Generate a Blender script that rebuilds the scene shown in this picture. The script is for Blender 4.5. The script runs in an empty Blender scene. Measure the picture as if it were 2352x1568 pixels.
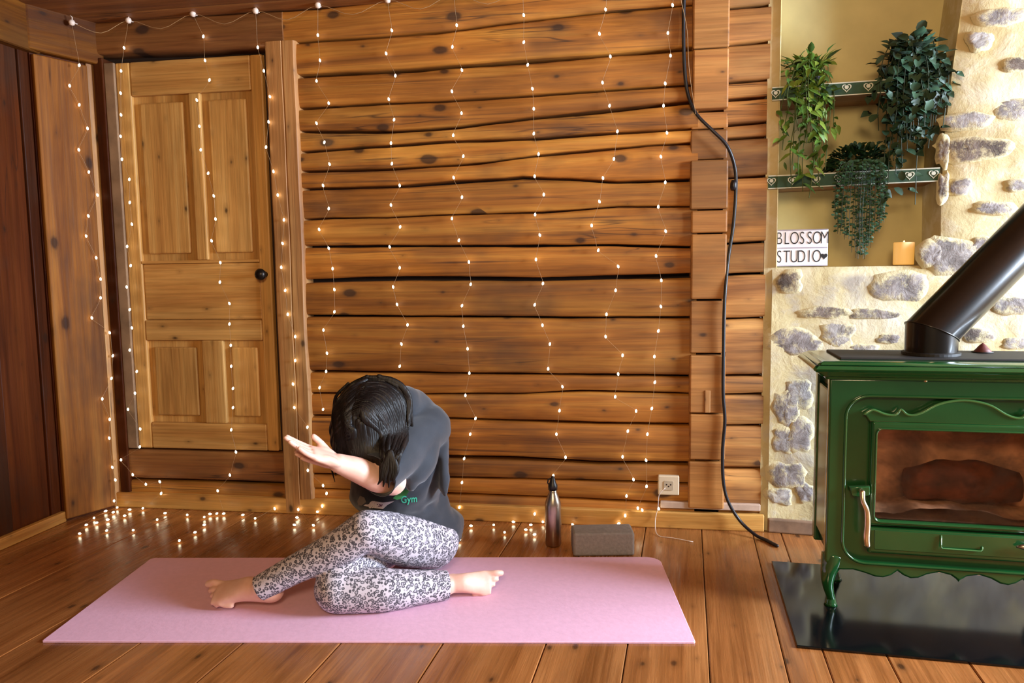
import bpy, bmesh, math, random
import numpy as np
from mathutils import Vector, Matrix, noise
from mathutils.bvhtree import BVHTree
random.seed(7)
scene = bpy.context.scene
COL = scene.collection

# ------------------------------------------------------------------ camera
F_PX, PITCH, ROLL, CAM_H = 1722.0, 0.0961, -0.0142, 1.029
CAM = Vector((0, 0, CAM_H))
_fw = Vector((0, math.cos(PITCH), -math.sin(PITCH)))
_up0 = Vector((0, math.sin(PITCH), math.cos(PITCH)))
_rt = math.cos(ROLL) * Vector((1, 0, 0)) + math.sin(ROLL) * _up0
_up = -math.sin(ROLL) * Vector((1, 0, 0)) + math.cos(ROLL) * _up0
cam_data = bpy.data.cameras.new('camera')
cam_data.sensor_width = 36.0
cam_data.lens = F_PX / 2352 * 36.0
cam_data.clip_start = 0.02
cam = bpy.data.objects.new('camera', cam_data)
COL.objects.link(cam)
cam.matrix_world = Matrix(((_rt.x, _up.x, -_fw.x, 0), (_rt.y, _up.y, -_fw.y, 0), (_rt.z, _up.z, -_fw.z, CAM_H), (0, 0, 0, 1)))
scene.camera = cam

# ------------------------------------------------------------------ world, lights, exposure
def lin(h):
    h = h.lstrip('#')
    o = []
    for i in (0, 2, 4):
        c = int(h[i:i + 2], 16) / 255
        o.append(c / 12.92 if c <= 0.04045 else ((c + 0.055) / 1.055) ** 2.4)
    return (o[0], o[1], o[2], 1.0)

world = bpy.data.worlds.new('world')
scene.world = world
world.use_nodes = True
world.node_tree.nodes['Background'].inputs[0].default_value = (1.0, 0.84, 0.66, 1)
world.node_tree.nodes['Background'].inputs[1].default_value = 0.22

def area_light(name, loc, target, sx, sy, power, color):
    d = bpy.data.lights.new(name, 'AREA')
    d.shape = 'RECTANGLE'
    d.size, d.size_y, d.energy, d.color = sx, sy, power, color
    o = bpy.data.objects.new(name, d)
    COL.objects.link(o)
    o.location = loc
    o.rotation_euler = (Vector(target) - Vector(loc)).to_track_quat('-Z', 'Y').to_euler()
    return o

# daylight entering by the window of the right-hand side wall
area_light('window_daylight', (3.72, 1.22, 1.42), (0.0, 1.95, 0.3), 1.35, 1.05, 500, (0.68, 0.82, 1.0))
# warm ceiling lamp of the room, behind and above the camera
area_light('ceiling_lamp', (-0.1, -0.7, 1.85), (-0.1, 3.0, 1.15), 0.6, 0.5, 51, (1.0, 0.72, 0.40))

scene.view_settings.view_transform = 'Standard'
scene.view_settings.look = 'None'
scene.view_settings.exposure = 0.0
scene.view_settings.gamma = 1.0
scene.view_settings.use_curve_mapping = False

# ------------------------------------------------------------------ measuring helpers
def ray(px, py):
    return _fw * F_PX + _rt * (px - 1176) - _up * (py - 784)

def at_y(px, py, y):                      # point of the place at world depth y
    d = ray(px, py)
    return CAM + d * (y / d.y)

def at_z(px, py, z=0.0):                  # point on a level surface
    d = ray(px, py)
    return CAM + d * ((z - CAM_H) / d.z)

class Frame:
    """upright plane: x runs along it to the right, y goes into it, z is up"""
    def __init__(self, yaw, point):
        self.yaw = yaw
        self.u = Vector((math.cos(yaw), math.sin(yaw), 0))
        self.n = Vector((-math.sin(yaw), math.cos(yaw), 0))
        self.o = Vector((point[0], point[1], 0))
    def hit(self, px, py, off=0.0):       # local x, z of a measured point on the plane y = off
        d = ray(px, py)
        t = (off - (CAM - self.o).dot(self.n)) / d.dot(self.n)
        p = CAM + d * t
        return ((p - self.o).dot(self.u), p.z)
    def w(self, x, y, z):
        return self.o + self.u * x + self.n * y + Vector((0, 0, z))
    def loc(self, p):
        q = Vector(p) - self.o
        return Vector((q.dot(self.u), q.dot(self.n), p[2]))
    def place(self, ob):
        ob.location = self.o
        ob.rotation_euler = (0, 0, self.yaw)

# ------------------------------------------------------------------ object helpers
def tag(o, label=None, cat=None, group=None, kind=None):
    if label: o['label'] = label
    if cat: o['category'] = cat
    if group: o['group'] = group
    if kind: o['kind'] = kind
    return o

def empty(name, loc=(0, 0, 0), rz=0.0):
    o = bpy.data.objects.new(name, None)
    COL.objects.link(o)
    o.location = loc
    o.rotation_euler = (0, 0, rz)
    o.empty_display_size = 0.05
    return o

def link(name, me, mat=None, parent=None, smooth=False):
    o = bpy.data.objects.new(name, me)
    COL.objects.link(o)
    if mat is not None and not me.materials:
        me.materials.append(mat)
    if smooth:
        me.shade_smooth()
    o.parent = parent
    return o

class MB:
    def __init__(self):
        self.v, self.f = [], []
    def add(self, vs, fs):
        b = len(self.v)
        self.v += [tuple(p) for p in vs]
        self.f += [tuple(i + b for i in f) for f in fs]
        return self
    def box(self, x0, x1, y0, y1, z0, z1):
        return self.add([(x0, y0, z0), (x1, y0, z0), (x1, y1, z0), (x0, y1, z0), (x0, y0, z1), (x1, y0, z1), (x1, y1, z1), (x0, y1, z1)],
                        [(0, 3, 2, 1), (4, 5, 6, 7), (0, 1, 5, 4), (1, 2, 6, 5), (2, 3, 7, 6), (3, 0, 4, 7)])
    def rings(self, rings, cap=True, closed=True):
        n = len(rings[0])
        b = len(self.v)
        for r in rings:
            self.v += [tuple(p) for p in r]
        m = n if closed else n - 1
        for i in range(len(rings) - 1):
            for j in range(m):
                k = (j + 1) % n
                self.f.append((b + i * n + j, b + i * n + k, b + (i + 1) * n + k, b + (i + 1) * n + j))
        if cap:
            self.f.append(tuple(b + j for j in reversed(range(n))))
            self.f.append(tuple(b + (len(rings) - 1) * n + j for j in range(n)))
        return self
    def tube(self, pts, rad, n=10, flat=None, cap=True, dome=0):
        """pts: points, rad: radius or list; flat=(axis, factor) squashes the section along an axis"""
        pts = [Vector(p) for p in pts]
        if not isinstance(rad, (list, tuple)): rad = [rad] * len(pts)
        rad = list(rad)
        if dome:
            d0 = (pts[0] - pts[1]).normalized(); d1 = (pts[-1] - pts[-2]).normalized()
            a, ra, b, rb = pts[0], rad[0], pts[-1], rad[-1]
            pre, prer, post, postr = [], [], [], []
            for k in range(dome, 0, -1):
                t = k / dome * math.pi / 2 * 0.97
                pre.append(a + d0 * ra * math.sin(t)); prer.append(ra * math.cos(t))
            for k in range(1, dome + 1):
                t = k / dome * math.pi / 2 * 0.97
                post.append(b + d1 * rb * math.sin(t)); postr.append(rb * math.cos(t))
            pts = pre + pts + post; rad = prer + rad + postr
        prev = None
        rings = []
        for i, p in enumerate(pts):
            t = (pts[min(i + 1, len(pts) - 1)] - pts[max(i - 1, 0)])
            t = t.normalized() if t.length > 1e-9 else Vector((0, 0, 1))
            if prev is None:
                a = Vector((0, 0, 1)) if abs(t.z) < 0.9 else Vector((1, 0, 0))
                prev = (a - t * a.dot(t)).normalized()
            else:
                prev = (prev - t * prev.dot(t)).normalized()
            b = t.cross(prev)
            ring = []
            for k in range(n):
                an = 2 * math.pi * k / n
                o = (prev * math.cos(an) + b * math.sin(an)) * rad[i]
                if flat:
                    ax = Vector(flat[0]).normalized()
                    o = o - ax * (o.dot(ax) * (1 - flat[1]))
                ring.append(p + o)
            rings.append(ring)
        return self.rings(rings, cap)
    def lathe(self, prof, n=24, c=(0, 0, 0)):
        rings = [[(c[0] + r * math.cos(2 * math.pi * k / n), c[1] + r * math.sin(2 * math.pi * k / n), c[2] + z) for k in range(n)] for r, z in prof]
        return self.rings(rings, True)
    def mesh(self, name='mesh'):
        me = bpy.data.meshes.new(name)
        me.from_pydata(self.v, [], self.f)
        bm = bmesh.new(); bm.from_mesh(me)
        bmesh.ops.recalc_face_normals(bm, faces=bm.faces)
        bm.to_mesh(me); bm.free()
        return me
    def build(self, name, mat=None, parent=None, smooth=False, bevel=0.0, seg=2):
        me = self.mesh(name)
        if bevel:
            bm = bmesh.new(); bm.from_mesh(me)
            es = [e for e in bm.edges if len(e.link_faces) == 2 and e.calc_face_angle(0) > 0.5]
            bmesh.ops.bevel(bm, geom=es, offset=bevel, segments=seg, profile=0.5, affect='EDGES')
            bm.to_mesh(me); bm.free()
        return link(name, me, mat, parent, smooth)

def catmull(pts, per=6):
    P = [Vector(p) for p in pts]
    P = [P[0] * 2 - P[1]] + P + [P[-1] * 2 - P[-2]]
    out = []
    for i in range(1, len(P) - 2):
        for k in range(per):
            t = k / per
            a, b, c, d = P[i - 1], P[i], P[i + 1], P[i + 2]
            out.append(0.5 * ((2 * b) + (c - a) * t + (2 * a - 5 * b + 4 * c - d) * t * t + (3 * b - a - 3 * c + d) * t ** 3))
    out.append(P[-2])
    return out

def lerp_list(vals, n):
    return list(np.interp(np.linspace(0, len(vals) - 1, n), range(len(vals)), vals))

def plate(name, loops, depth, mat, parent, bevel=0.0, y=0.0, smooth=True, bres=2):
    """flat casting in the local xz plane: loops = [outer, hole, ...] of (x, z); front face at y"""
    cu = bpy.data.curves.new(name, 'CURVE')
    cu.dimensions = '2D'; cu.fill_mode = 'BOTH'
    cu.extrude = max(depth / 2 - bevel, 0.0001); cu.bevel_depth = bevel; cu.bevel_resolution = bres
    for lp in loops:
        s = cu.splines.new('POLY')
        s.points.add(len(lp) - 1)
        for q, (x, z) in zip(s.points, lp): q.co = (x, z, 0, 1)
        s.use_cyclic_u = True
    if bevel: cu.offset = -bevel
    o = bpy.data.objects.new('tmp', cu)
    COL.objects.link(o)
    bpy.context.view_layer.update()
    me = bpy.data.meshes.new_from_object(o.evaluated_get(bpy.context.evaluated_depsgraph_get()))
    bpy.data.objects.remove(o); bpy.data.curves.remove(cu)
    me.name = name
    me.transform(Matrix(((1, 0, 0, 0), (0, 0, -1, y + depth / 2), (0, 1, 0, 0), (0, 0, 0, 1))))
    me.materials.clear()
    r = link(name, me, mat, parent)
    if smooth: smooth_by_angle(me, 0.6)
    return r

def smooth_by_angle(me, ang):
    me.shade_smooth()
    bm = bmesh.new(); bm.from_mesh(me)
    for e in bm.edges:
        e.smooth = not (len(e.link_faces) == 2 and e.calc_face_angle(0) > ang)
    bm.to_mesh(me); bm.free()

def text_mesh(txt, size, sx=1.0, extrude=0.001, offset=0.0):
    cu = bpy.data.curves.new('txt', 'FONT')
    cu.body = txt; cu.size = size; cu.extrude = extrude; cu.offset = offset
    cu.space_character = 1.05
    o = bpy.data.objects.new('tmp', cu)
    COL.objects.link(o)
    bpy.context.view_layer.update()
    me = bpy.data.meshes.new_from_object(o.evaluated_get(bpy.context.evaluated_depsgraph_get()))
    bpy.data.objects.remove(o); bpy.data.curves.remove(cu)
    for v in me.vertices: v.co.x *= sx
    me.materials.clear()
    return me

def rrect(x0, x1, z0, z1, r, n=6):
    out = []
    for cx, cz, a0 in ((x1 - r, z1 - r, 0), (x0 + r, z1 - r, 90), (x0 + r, z0 + r, 180), (x1 - r, z0 + r, 270)):
        for k in range(n + 1):
            a = math.radians(a0 + 90 * k / n)
            out.append((cx + r * math.cos(a), cz + r * math.sin(a)))
    return out

# ------------------------------------------------------------------ materials
def nodes(name):
    m = bpy.data.materials.new(name)
    m.use_nodes = True
    return m, m.node_tree, m.node_tree.nodes['Principled BSDF']

def setp(b, **k):
    for a, v in k.items():
        b.inputs[a.replace('_', ' ')].default_value = v

def nd(t, typ, **k):
    n = t.nodes.new(typ)
    for a, v in k.items(): setattr(n, a, v)
    return n

def ramp(t, fac, stops, interp='LINEAR'):
    r = nd(t, 'ShaderNodeValToRGB')
    r.color_ramp.interpolation = interp
    el = r.color_ramp.elements
    while len(el) < len(stops): el.new(0.5)
    for e, (p, c) in zip(el, stops):
        e.position = p
        e.color = c if isinstance(c, tuple) else (lin(c) if isinstance(c, str) else (c, c, c, 1))
    t.links.new(fac, r.inputs[0])
    return r.outputs[0]

def mixc(t, fac, a, b, mode='MIX'):
    m = nd(t, 'ShaderNodeMix', data_type='RGBA', blend_type=mode)
    for sock, v in ((m.inputs[0], fac), (m.inputs[6], a), (m.inputs[7], b)):
        if hasattr(v, 'links'): t.links.new(v, sock)
        else: sock.default_value = v
    return m.outputs[2]

def math_n(t, op, a, b=0.0):
    m = nd(t, 'ShaderNodeMath', operation=op)
    for sock, v in zip(m.inputs, (a, b)):
        if hasattr(v, 'links'): t.links.new(v, sock)
        else: sock.default_value = v
    return m.outputs[0]

def coords(t, scale, rnd=7.0):
    tc = nd(t, 'ShaderNodeTexCoord')
    vec = tc.outputs['Object']
    if rnd:
        oi = nd(t, 'ShaderNodeObjectInfo')
        mu = nd(t, 'ShaderNodeVectorMath', operation='SCALE'); mu.inputs[0].default_value = (rnd, rnd * 1.7, rnd * 0.6)
        t.links.new(oi.outputs['Random'], mu.inputs[3])
        ad = nd(t, 'ShaderNodeVectorMath', operation='ADD')
        t.links.new(vec, ad.inputs[0]); t.links.new(mu.outputs[0], ad.inputs[1])
        vec = ad.outputs[0]
    mp = nd(t, 'ShaderNodeMapping'); mp.inputs['Scale'].default_value = scale
    t.links.new(vec, mp.inputs['Vector'])
    return mp.outputs[0]

def tex_noise(t, vec, scale=1.0, detail=4.0, rough=0.55, dist=0.0):
    n = nd(t, 'ShaderNodeTexNoise')
    t.links.new(vec, n.inputs['Vector'])
    n.inputs['Scale'].default_value = scale; n.inputs['Detail'].default_value = detail
    n.inputs['Roughness'].default_value = rough; n.inputs['Distortion'].default_value = dist
    return n.outputs[0]

def bump(t, b, h, strength=0.3, dist=0.01):
    n = nd(t, 'ShaderNodeBump')
    n.inputs['Strength'].default_value = strength; n.inputs['Distance'].default_value = dist
    t.links.new(h, n.inputs['Height']); t.links.new(n.outputs[0], b.inputs['Normal'])

def wood(name, dark, mid, light, axis='X', rough=0.6, knots=1.0, var=0.35, cracks=True, stain=0.0, coat=0.0, fine=1.0, kscale=1.0, streak=0.0):
    m, t, b = nodes(name)
    def sc(a, c):
        return {'X': (a, c, c), 'Y': (c, a, c), 'Z': (c, c, a)}[axis]
    warp = coords(t, sc(0.9, 4.0))
    grain = tex_noise(t, coords(t, sc(0.8, 14.0 * fine)), 1.0, 5.0, 0.6, 0.8)
    fib = tex_noise(t, coords(t, sc(3.0, 110.0 * fine)), 1.0, 3.0, 0.6, 0.2)
    col = ramp(t, grain, [(0.3, dark), (0.48, mid), (0.68, light)])
    fc = ramp(t, fib, [(0.36, 0.78), (0.6, 1.06)])
    col = mixc(t, 0.8, col, fc, 'MULTIPLY')
    patch = ramp(t, tex_noise(t, coords(t, sc(1.2, 3.5)), 1.0, 3.0, 0.6, 0.4), [(0.32, 0.72), (0.6, 1.1)])
    col = mixc(t, 0.75, col, patch, 'MULTIPLY')
    oi = nd(t, 'ShaderNodeObjectInfo')
    rv = ramp(t, oi.outputs['Random'], [(0.0, 1 - var), (1.0, 1 + var * 0.35)])
    col = mixc(t, 1.0, col, rv, 'MULTIPLY')
    height = grain
    if knots:
        v = nd(t, 'ShaderNodeTexVoronoi', voronoi_dimensions='2D'); v.inputs['Scale'].default_value = 1.0
        s3 = nd(t, 'ShaderNodeSeparateXYZ'); t.links.new(coords(t, sc(4.2 * kscale, 8.0 * kscale)), s3.inputs[0])
        c3 = nd(t, 'ShaderNodeCombineXYZ')
        for q_, k_ in zip({'X': (0, 2), 'Z': (2, 0), 'Y': (1, 0)}[axis], (0, 1)): t.links.new(s3.outputs[q_], c3.inputs[k_])
        t.links.new(c3.outputs[0], v.inputs['Vector'])
        sp = nd(t, 'ShaderNodeSeparateColor'); t.links.new(v.outputs['Color'], sp.inputs[0])
        size = math_n(t, 'MULTIPLY', math_n(t, 'MAXIMUM', math_n(t, 'SUBTRACT', sp.outputs[0], 0.42), 0.0), 0.26 * knots)
        wob = math_n(t, 'MULTIPLY', tex_noise(t, coords(t, sc(25, 40)), 1.0, 2.0), 0.06)
        kd = math_n(t, 'SUBTRACT', math_n(t, 'ADD', v.outputs['Distance'], wob), math_n(t, 'ADD', size, 0.0))
        kf = ramp(t, kd, [(0.0, 0.85), (0.05, 0.22), (0.14, 0.0)])
        col = mixc(t, kf, col, lin('#2a1509'))
    if cracks:
        cn = tex_noise(t, coords(t, sc(0.7, 16.0)), 1.0, 2.5, 0.5, 0.5)
        cd = math_n(t, 'ABSOLUTE', math_n(t, 'SUBTRACT', cn, 0.42))
        msk = ramp(t, tex_noise(t, coords(t, sc(1.3, 3.0)), 1.0, 2.0), [(0.5, 0.0), (0.58, 0.8)])
        cf = math_n(t, 'MULTIPLY', ramp(t, cd, [(0.0, 1.0), (0.012, 0.0)]), msk)
        col = mixc(t, cf, col, lin('#2b1508'))
    if streak:
        s1 = tex_noise(t, coords(t, sc(0.55, 30.0)), 1.0, 4.0, 0.65, 1.2)
        s2 = tex_noise(t, coords(t, sc(1.0, 6.0)), 1.0, 3.0, 0.6, 0.5)
        sf = math_n(t, 'MULTIPLY', ramp(t, s1, [(0.33, streak), (0.45, 0.0)]), ramp(t, s2, [(0.4, 0.15), (0.6, 1.0)]))
        col = mixc(t, sf, col, lin('#4a260c'))
    if stain:
        sn = ramp(t, tex_noise(t, coords(t, sc(1.5, 2.6)), 1.0, 4.0, 0.6), [(0.52, 0.0), (0.68, stain)])
        col = mixc(t, sn, col, lin('#3a2a20'))
    t.links.new(col, b.inputs['Base Color'])
    rr = ramp(t, fib, [(0.3, rough - 0.08), (0.7, rough + 0.1)])
    t.links.new(rr, b.inputs['Roughness'])
    if coat:
        b.inputs['Coat Weight'].default_value = coat; b.inputs['Coat Roughness'].default_value = 0.22
    bump(t, b, fib, 0.25, 0.004)
    return m

def plain(name, col, rough=0.5, metal=0.0, noise_amt=0.12, scale=18.0, coat=0.0, bmp=0.0, **k):
    m, t, b = nodes(name)
    v = coords(t, (scale,) * 3, 3.0)
    n = tex_noise(t, v, 1.0, 4.0)
    c = lin(col) if isinstance(col, str) else col
    dk = tuple(x * (1 - noise_amt * 1.6) for x in c[:3]) + (1,)
    lt = tuple(min(1, x * (1 + noise_amt)) for x in c[:3]) + (1,)
    t.links.new(ramp(t, n, [(0.3, dk), (0.7, lt)]), b.inputs['Base Color'])
    setp(b, Roughness=rough, Metallic=metal)
    if coat: setp(b, Coat_Weight=coat, Coat_Roughness=0.12)
    if bmp: bump(t, b, n, bmp, 0.004)
    for a, val in k.items(): b.inputs[a.replace('_', ' ')].default_value = val
    return m

def emit(name, col, strength):
    m, t, b = nodes(name)
    setp(b, Base_Color=lin(col), Emission_Color=lin(col), Emission_Strength=strength)
    return m
# ================================================================== THE ROOM
WB = Frame(-0.1564, (2.9614 * math.sin(0.1564), 2.9614 * math.cos(0.1564)))       # face of the log wall
M_log = wood('log_wood', '#7e480f', '#ab691f', '#c88a36', 'X', 0.62, 1.0, 0.28, True, 0.55, streak=0.85)
M_end = wood('log_end_wood', '#825020', '#ae7438', '#c8924e', 'X', 0.65, 0.6, 0.45, True, 0.8, streak=0.6)
M_block = wood('block_wood', '#8c5624', '#a86e32', '#ba8040', 'X', 0.6, 0.5, 0.35, False, 0.35)
M_jamb = wood('jamb_wood', '#96602c', '#b98046', '#cc9a5c', 'Z', 0.6, 0.6, 0.2, True, 0.2, streak=0.6)
M_door = wood('door_wood', '#ac7638', '#c48f4a', '#d4a45e', 'Z', 0.5, 0.35, 0.12, False, 0.0)
M_doorh = wood('door_cross_wood', '#aa7236', '#c08a46', '#d09e58', 'X', 0.5, 0.35, 0.12, False, 0.0)
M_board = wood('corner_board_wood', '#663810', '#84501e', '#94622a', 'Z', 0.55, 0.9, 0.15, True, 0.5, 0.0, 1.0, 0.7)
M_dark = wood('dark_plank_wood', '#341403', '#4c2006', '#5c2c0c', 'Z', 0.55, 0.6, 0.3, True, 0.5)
M_ceil = wood('ceiling_wood', '#6e3c14', '#8a5220', '#9c6430', 'X', 0.6, 0.5, 0.25, True, 0.2)
M_beam = wood('beam_wood', '#6c3c16', '#8c5524', '#a06a32', 'X', 0.62, 1.0, 0.25, True, 0.4)
M_floor = wood('floor_wood', '#7e481e', '#9c6030', '#b17440', 'Y', 0.26, 0.5, 0.2, False, 0.0, 0.3)
M_base = wood('baseboard_wood', '#a86c2c', '#c08840', '#cd9a50', 'X', 0.45, 0.7, 0.1, False, 0.0)
M_gap = plain('dark_chinking', '#2a180c', 0.9)

def wall_obj(name, frame, me, mat):
    o = link(name, me, mat)
    frame.place(o)
    return tag(o, kind='structure')

# ---------------------------------------------------------------- floor
ang = math.radians(13.13)
floor = MB().box(-2.6, 4.0, -1.5, 3.7, -0.06, -0.024).build('floor', M_gap)
tag(floor, kind='structure')
# joints measured across the boards (metres, square to the boards)
JOINTS = [-3.1, -2.78, -2.46, -2.14, -1.81, -1.485, -1.2, -0.93, -0.65, -0.37, -0.15, 0.065, 0.257, 0.363, 0.523, 0.72, 0.9, 1.1, 1.3, 1.5, 1.72, 1.95, 2.2, 2.45, 2.7, 2.95, 3.2, 3.45, 3.7]
for i, (a, b) in enumerate(zip(JOINTS[:-1], JOINTS[1:])):
    rr = random.Random(i)
    g = 0.0012
    mb = MB().box(a + g, b - g, -1.3, 3.9, -0.024, rr.uniform(-0.0006, 0.0))
    o = mb.build('plank', M_floor, floor, bevel=0.0025, seg=1)
    o.rotation_euler = (0, 0, -ang)

# ---------------------------------------------------------------- back wall of squared logs
back = wall_obj('wall_back', WB, MB().box(-2.6, 0.50, 0.07, 0.12, -0.05, 2.35).mesh('wall_back'), M_gap)
LINES = [  # measured joints between the logs, top to bottom
    [(690, 22), (740, 18), (900, 0), (1240, -30), (1590, -60)],
    [(690, 98), (1010, 75), (1200, 49), (1400, 28), (1590, 12)],
    [(685, 175), (803, 168), (953, 161), (1017, 154), (1240, 139), (1400, 125), (1593, 111)],
    [(688, 250), (860, 239), (1017, 234), (1240, 219), (1400, 207), (1593, 195)],
    [(688, 302), (895, 303), (1053, 293), (1240, 270), (1400, 254), (1590, 234)],
    [(695, 350), (778, 343), (910, 334), (1017, 326), (1240, 319), (1380, 307), (1590, 296)],
    [(696, 395), (900, 389), (1106, 375), (1240, 357), (1343, 348), (1493, 334), (1586, 330)],
    [(696, 434), (924, 427), (1060, 417), (1200, 408), (1300, 412), (1414, 419), (1586, 412)],
    [(699, 505), (767, 501), (889, 500), (1017, 494), (1240, 488), (1414, 475), (1575, 475)],
    [(706, 566), (1017, 565), (1240, 564), (1400, 563), (1575, 568)],
    [(710, 646), (850, 641), (963, 639), (1240, 641), (1575, 633)],
    [(710, 725), (1017, 727), (1240, 729), (1575, 729)],
    [(720, 853), (1017, 857), (1240, 859), (1575, 864)],
    [(720, 904), (1017, 905), (1200, 904), (1343, 898), (1575, 904)],
    [(720, 955), (1017, 961), (1240, 968), (1378, 973), (1575, 975)],
    [(720, 1041), (1028, 1049), (1206, 1053), (1380, 1063), (1568, 1063)],
    [(720, 1088), (1038, 1096), (1206, 1099), (1448, 1105), (1568, 1110)],
    [(720, 1122), (1038, 1133), (1241, 1141), (1344, 1146), (1560, 1157)],
    [(720, 1180), (1038, 1190), (1560, 1212)]]
GAPS = [6, 5, 10, 7, 8, 7, 7, 8, 5, 7, 13, 7, 7, 5, 7, 12, 5, 6, 5]

def line_z(ln):
    pts = [WB.hit(x, y) for x, y in ln]
    xs = [p[0] for p in pts]; zs = [p[1] for p in pts]
    return lambda x: float(np.interp(x, xs, zs))

def log_mesh(xa, xb, ztop, zbot, seed, yoff=0.0, n=44, depth=0.09, rnd=0.012, wob=0.003):
    rings = []
    for i in range(n + 1):
        x = xa + (xb - xa) * i / n
        zt = ztop(x) + wob * noise.noise((x * 4.1, seed * 3.7, 0.3)) + 0.5 * wob * noise.noise((x * 15, seed * 1.7, 5.3))
        zb = zbot(x) + wob * noise.noise((x * 4.1, seed * 5.1, 9.3)) + 0.5 * wob * noise.noise((x * 15, seed * 2.7, 7.3))
        h = zt - zb
        prof = [(depth, 0.0), (rnd, 0.0), (rnd * 0.3, 0.02), (0.0, 0.07), (-0.002, 0.35), (-0.003, 0.6), (0.0, 0.93), (rnd * 0.3, 0.98), (rnd, 1.0), (depth, 1.0)]
        ring = []
        for y, f in prof:
            wv = 0.0035 * noise.noise((x * 3.0, f * 2.5, seed * 2.3)) if 0 < f < 1 else 0
            ring.append((x, y + yoff + wv, zb + h * f))
        rings.append(ring)
    return MB().rings(rings).mesh('log')

XL = WB.hit(700, 600)[0] - 0.05
XP = WB.hit(1588, 600)[0] + 0.02
M2PX = 2.95 / 1722
for i in range(len(LINES) - 1):
    zt, zb = line_z(LINES[i]), line_z(LINES[i + 1])
    gt, gb = GAPS[i] * M2PX * 0.36, GAPS[i + 1] * M2PX * 0.36
    me = log_mesh(XL, XP, lambda x, f=zt, g=gt: f(x) - g, lambda x, f=zb, g=gb: f(x) + g, i + 1, random.uniform(-0.006, 0.004))
    o = link('log', me, M_log, back)
    smooth_by_angle(me, 0.9)

# log ends to the right of the stacked post
ENDS = [-70, 18, 102, 189, 228, 286, 318, 409, 559, 630, 732, 864, 907, 979, 1078, 1185]
for i in range(len(ENDS) - 1):
    xa = WB.hit(1677, 600)[0] - 0.03
    xb = WB.hit(1757, 600)[0] + random.uniform(-0.006, 0.006)
    z1 = WB.hit(1715, ENDS[i])[1]; z0 = WB.hit(1715, ENDS[i + 1])[1]
    sl = (1715 - 1240) * 0
    me = log_mesh(xa, xb, lambda x, z=z1: z - 0.004 + (x - xa) * 0.03, lambda x, z=z0: z + 0.004 + (x - xa) * 0.03, 40 + i, random.uniform(-0.008, 0.006), 10)
    smooth_by_angle(me, 0.9)
    link('log_end', me, M_end, back)

# post of stacked block ends, standing proud of the wall
POST = [(-70, 116, 0.0), (116, 254, -0.002), (256, 296, 0.03), (297, 367, 0.022), (368, 482, 0.0), (483, 536, 0.003), (537, 687, -0.002), (689, 810, 0.004), (813, 946, -0.003), (947, 1053, 0.0), (1056, 1165, 0.004)]
for i, (a, b, dy) in enumerate(POST):
    ym = (a + b) / 2
    xa = WB.hit(1598 - 0.0215 * ym, 600)[0]; xb = WB.hit(1677 - 0.018 * ym, 600)[0]
    xa = WB.hit(1587, 600)[0] - 0.004; xb = WB.hit(1665, 600)[0] + 0.004
    z1 = WB.hit(1630, a)[1] - 0.002; z0 = WB.hit(1630, b)[1] + 0.002
    o = MB().box(xa + random.uniform(-.003, .003), xb + random.uniform(-.003, .003), -0.03 + dy, 0.08, z0, z1).build('post_block', M_block, back, bevel=0.006, seg=2)
tag(MB().box(WB.hit(1623, 915)[0] - 0.011, WB.hit(1623, 915)[0] + 0.011, -0.037, 0.0, WB.hit(1622, 944)[1], WB.hit(1622, 893)[1]).build('wedge', M_jamb, back, bevel=0.003))

# header beam above the door, continuing to the corner
xc = -2.30
zt0 = WB.hit(210, 64)[1]; zb0 = WB.hit(210, 127)[1]
zt1 = WB.hit(690, 24)[1]; zb1 = WB.hit(690, 106)[1]
me = log_mesh(xc, XL + 0.0, lambda x: np.interp(x, (xc, XL), (zt0 + .02, zt1)), lambda x: np.interp(x, (xc, XL), (zb0, zb1)), 77, -0.012, 30)
smooth_by_angle(me, 0.9)
link('header_beam', me, M_beam, back)
# logs below the door
zs = WB.hit(450, 1036)[1]; zs2 = WB.hit(450, 1102)[1]; zs3 = WB.hit(450, 1108)[1]; zs4 = WB.hit(450, 1142)[1]
for k, (a, b, dy, m) in enumerate(((zs, zs2, 0.0, M_beam), (zs3, 0.0, 0.004, M_log))):
    me = log_mesh(xc, XL, lambda x, a=a: a, lambda x, b=b: b, 90 + k, dy, 30)
    smooth_by_angle(me, 0.9)
    link('log', me, m, back)

# ---------------------------------------------------------------- door with frame
door = empty('door_1'); WB.place(door); tag(door, kind='structure')
dx0, dx1 = WB.hit(262, 600)[0], WB.hit(617, 600)[0]
dz0, dz1 = WB.hit(450, 1032)[1], WB.hit(420, 134)[1]
def DX(px, py=600): return WB.hit(px, py)[0]
def DZ(py, px=450): return WB.hit(px, py)[1]
# frame posts
fj = 0.0
MB().box(DX(247), DX(268), -0.012, 0.07, 0.0, dz1 + 0.02).build('frame_post', M_dark, door, bevel=0.004)
MB().box(DX(268), DX(290), -0.004, 0.07, dz0, dz1).build('frame_post', plain('weathered_grey_wood', '#8a6c50', 0.7, noise_amt=0.25, scale=9), door, bevel=0.003)
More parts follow.
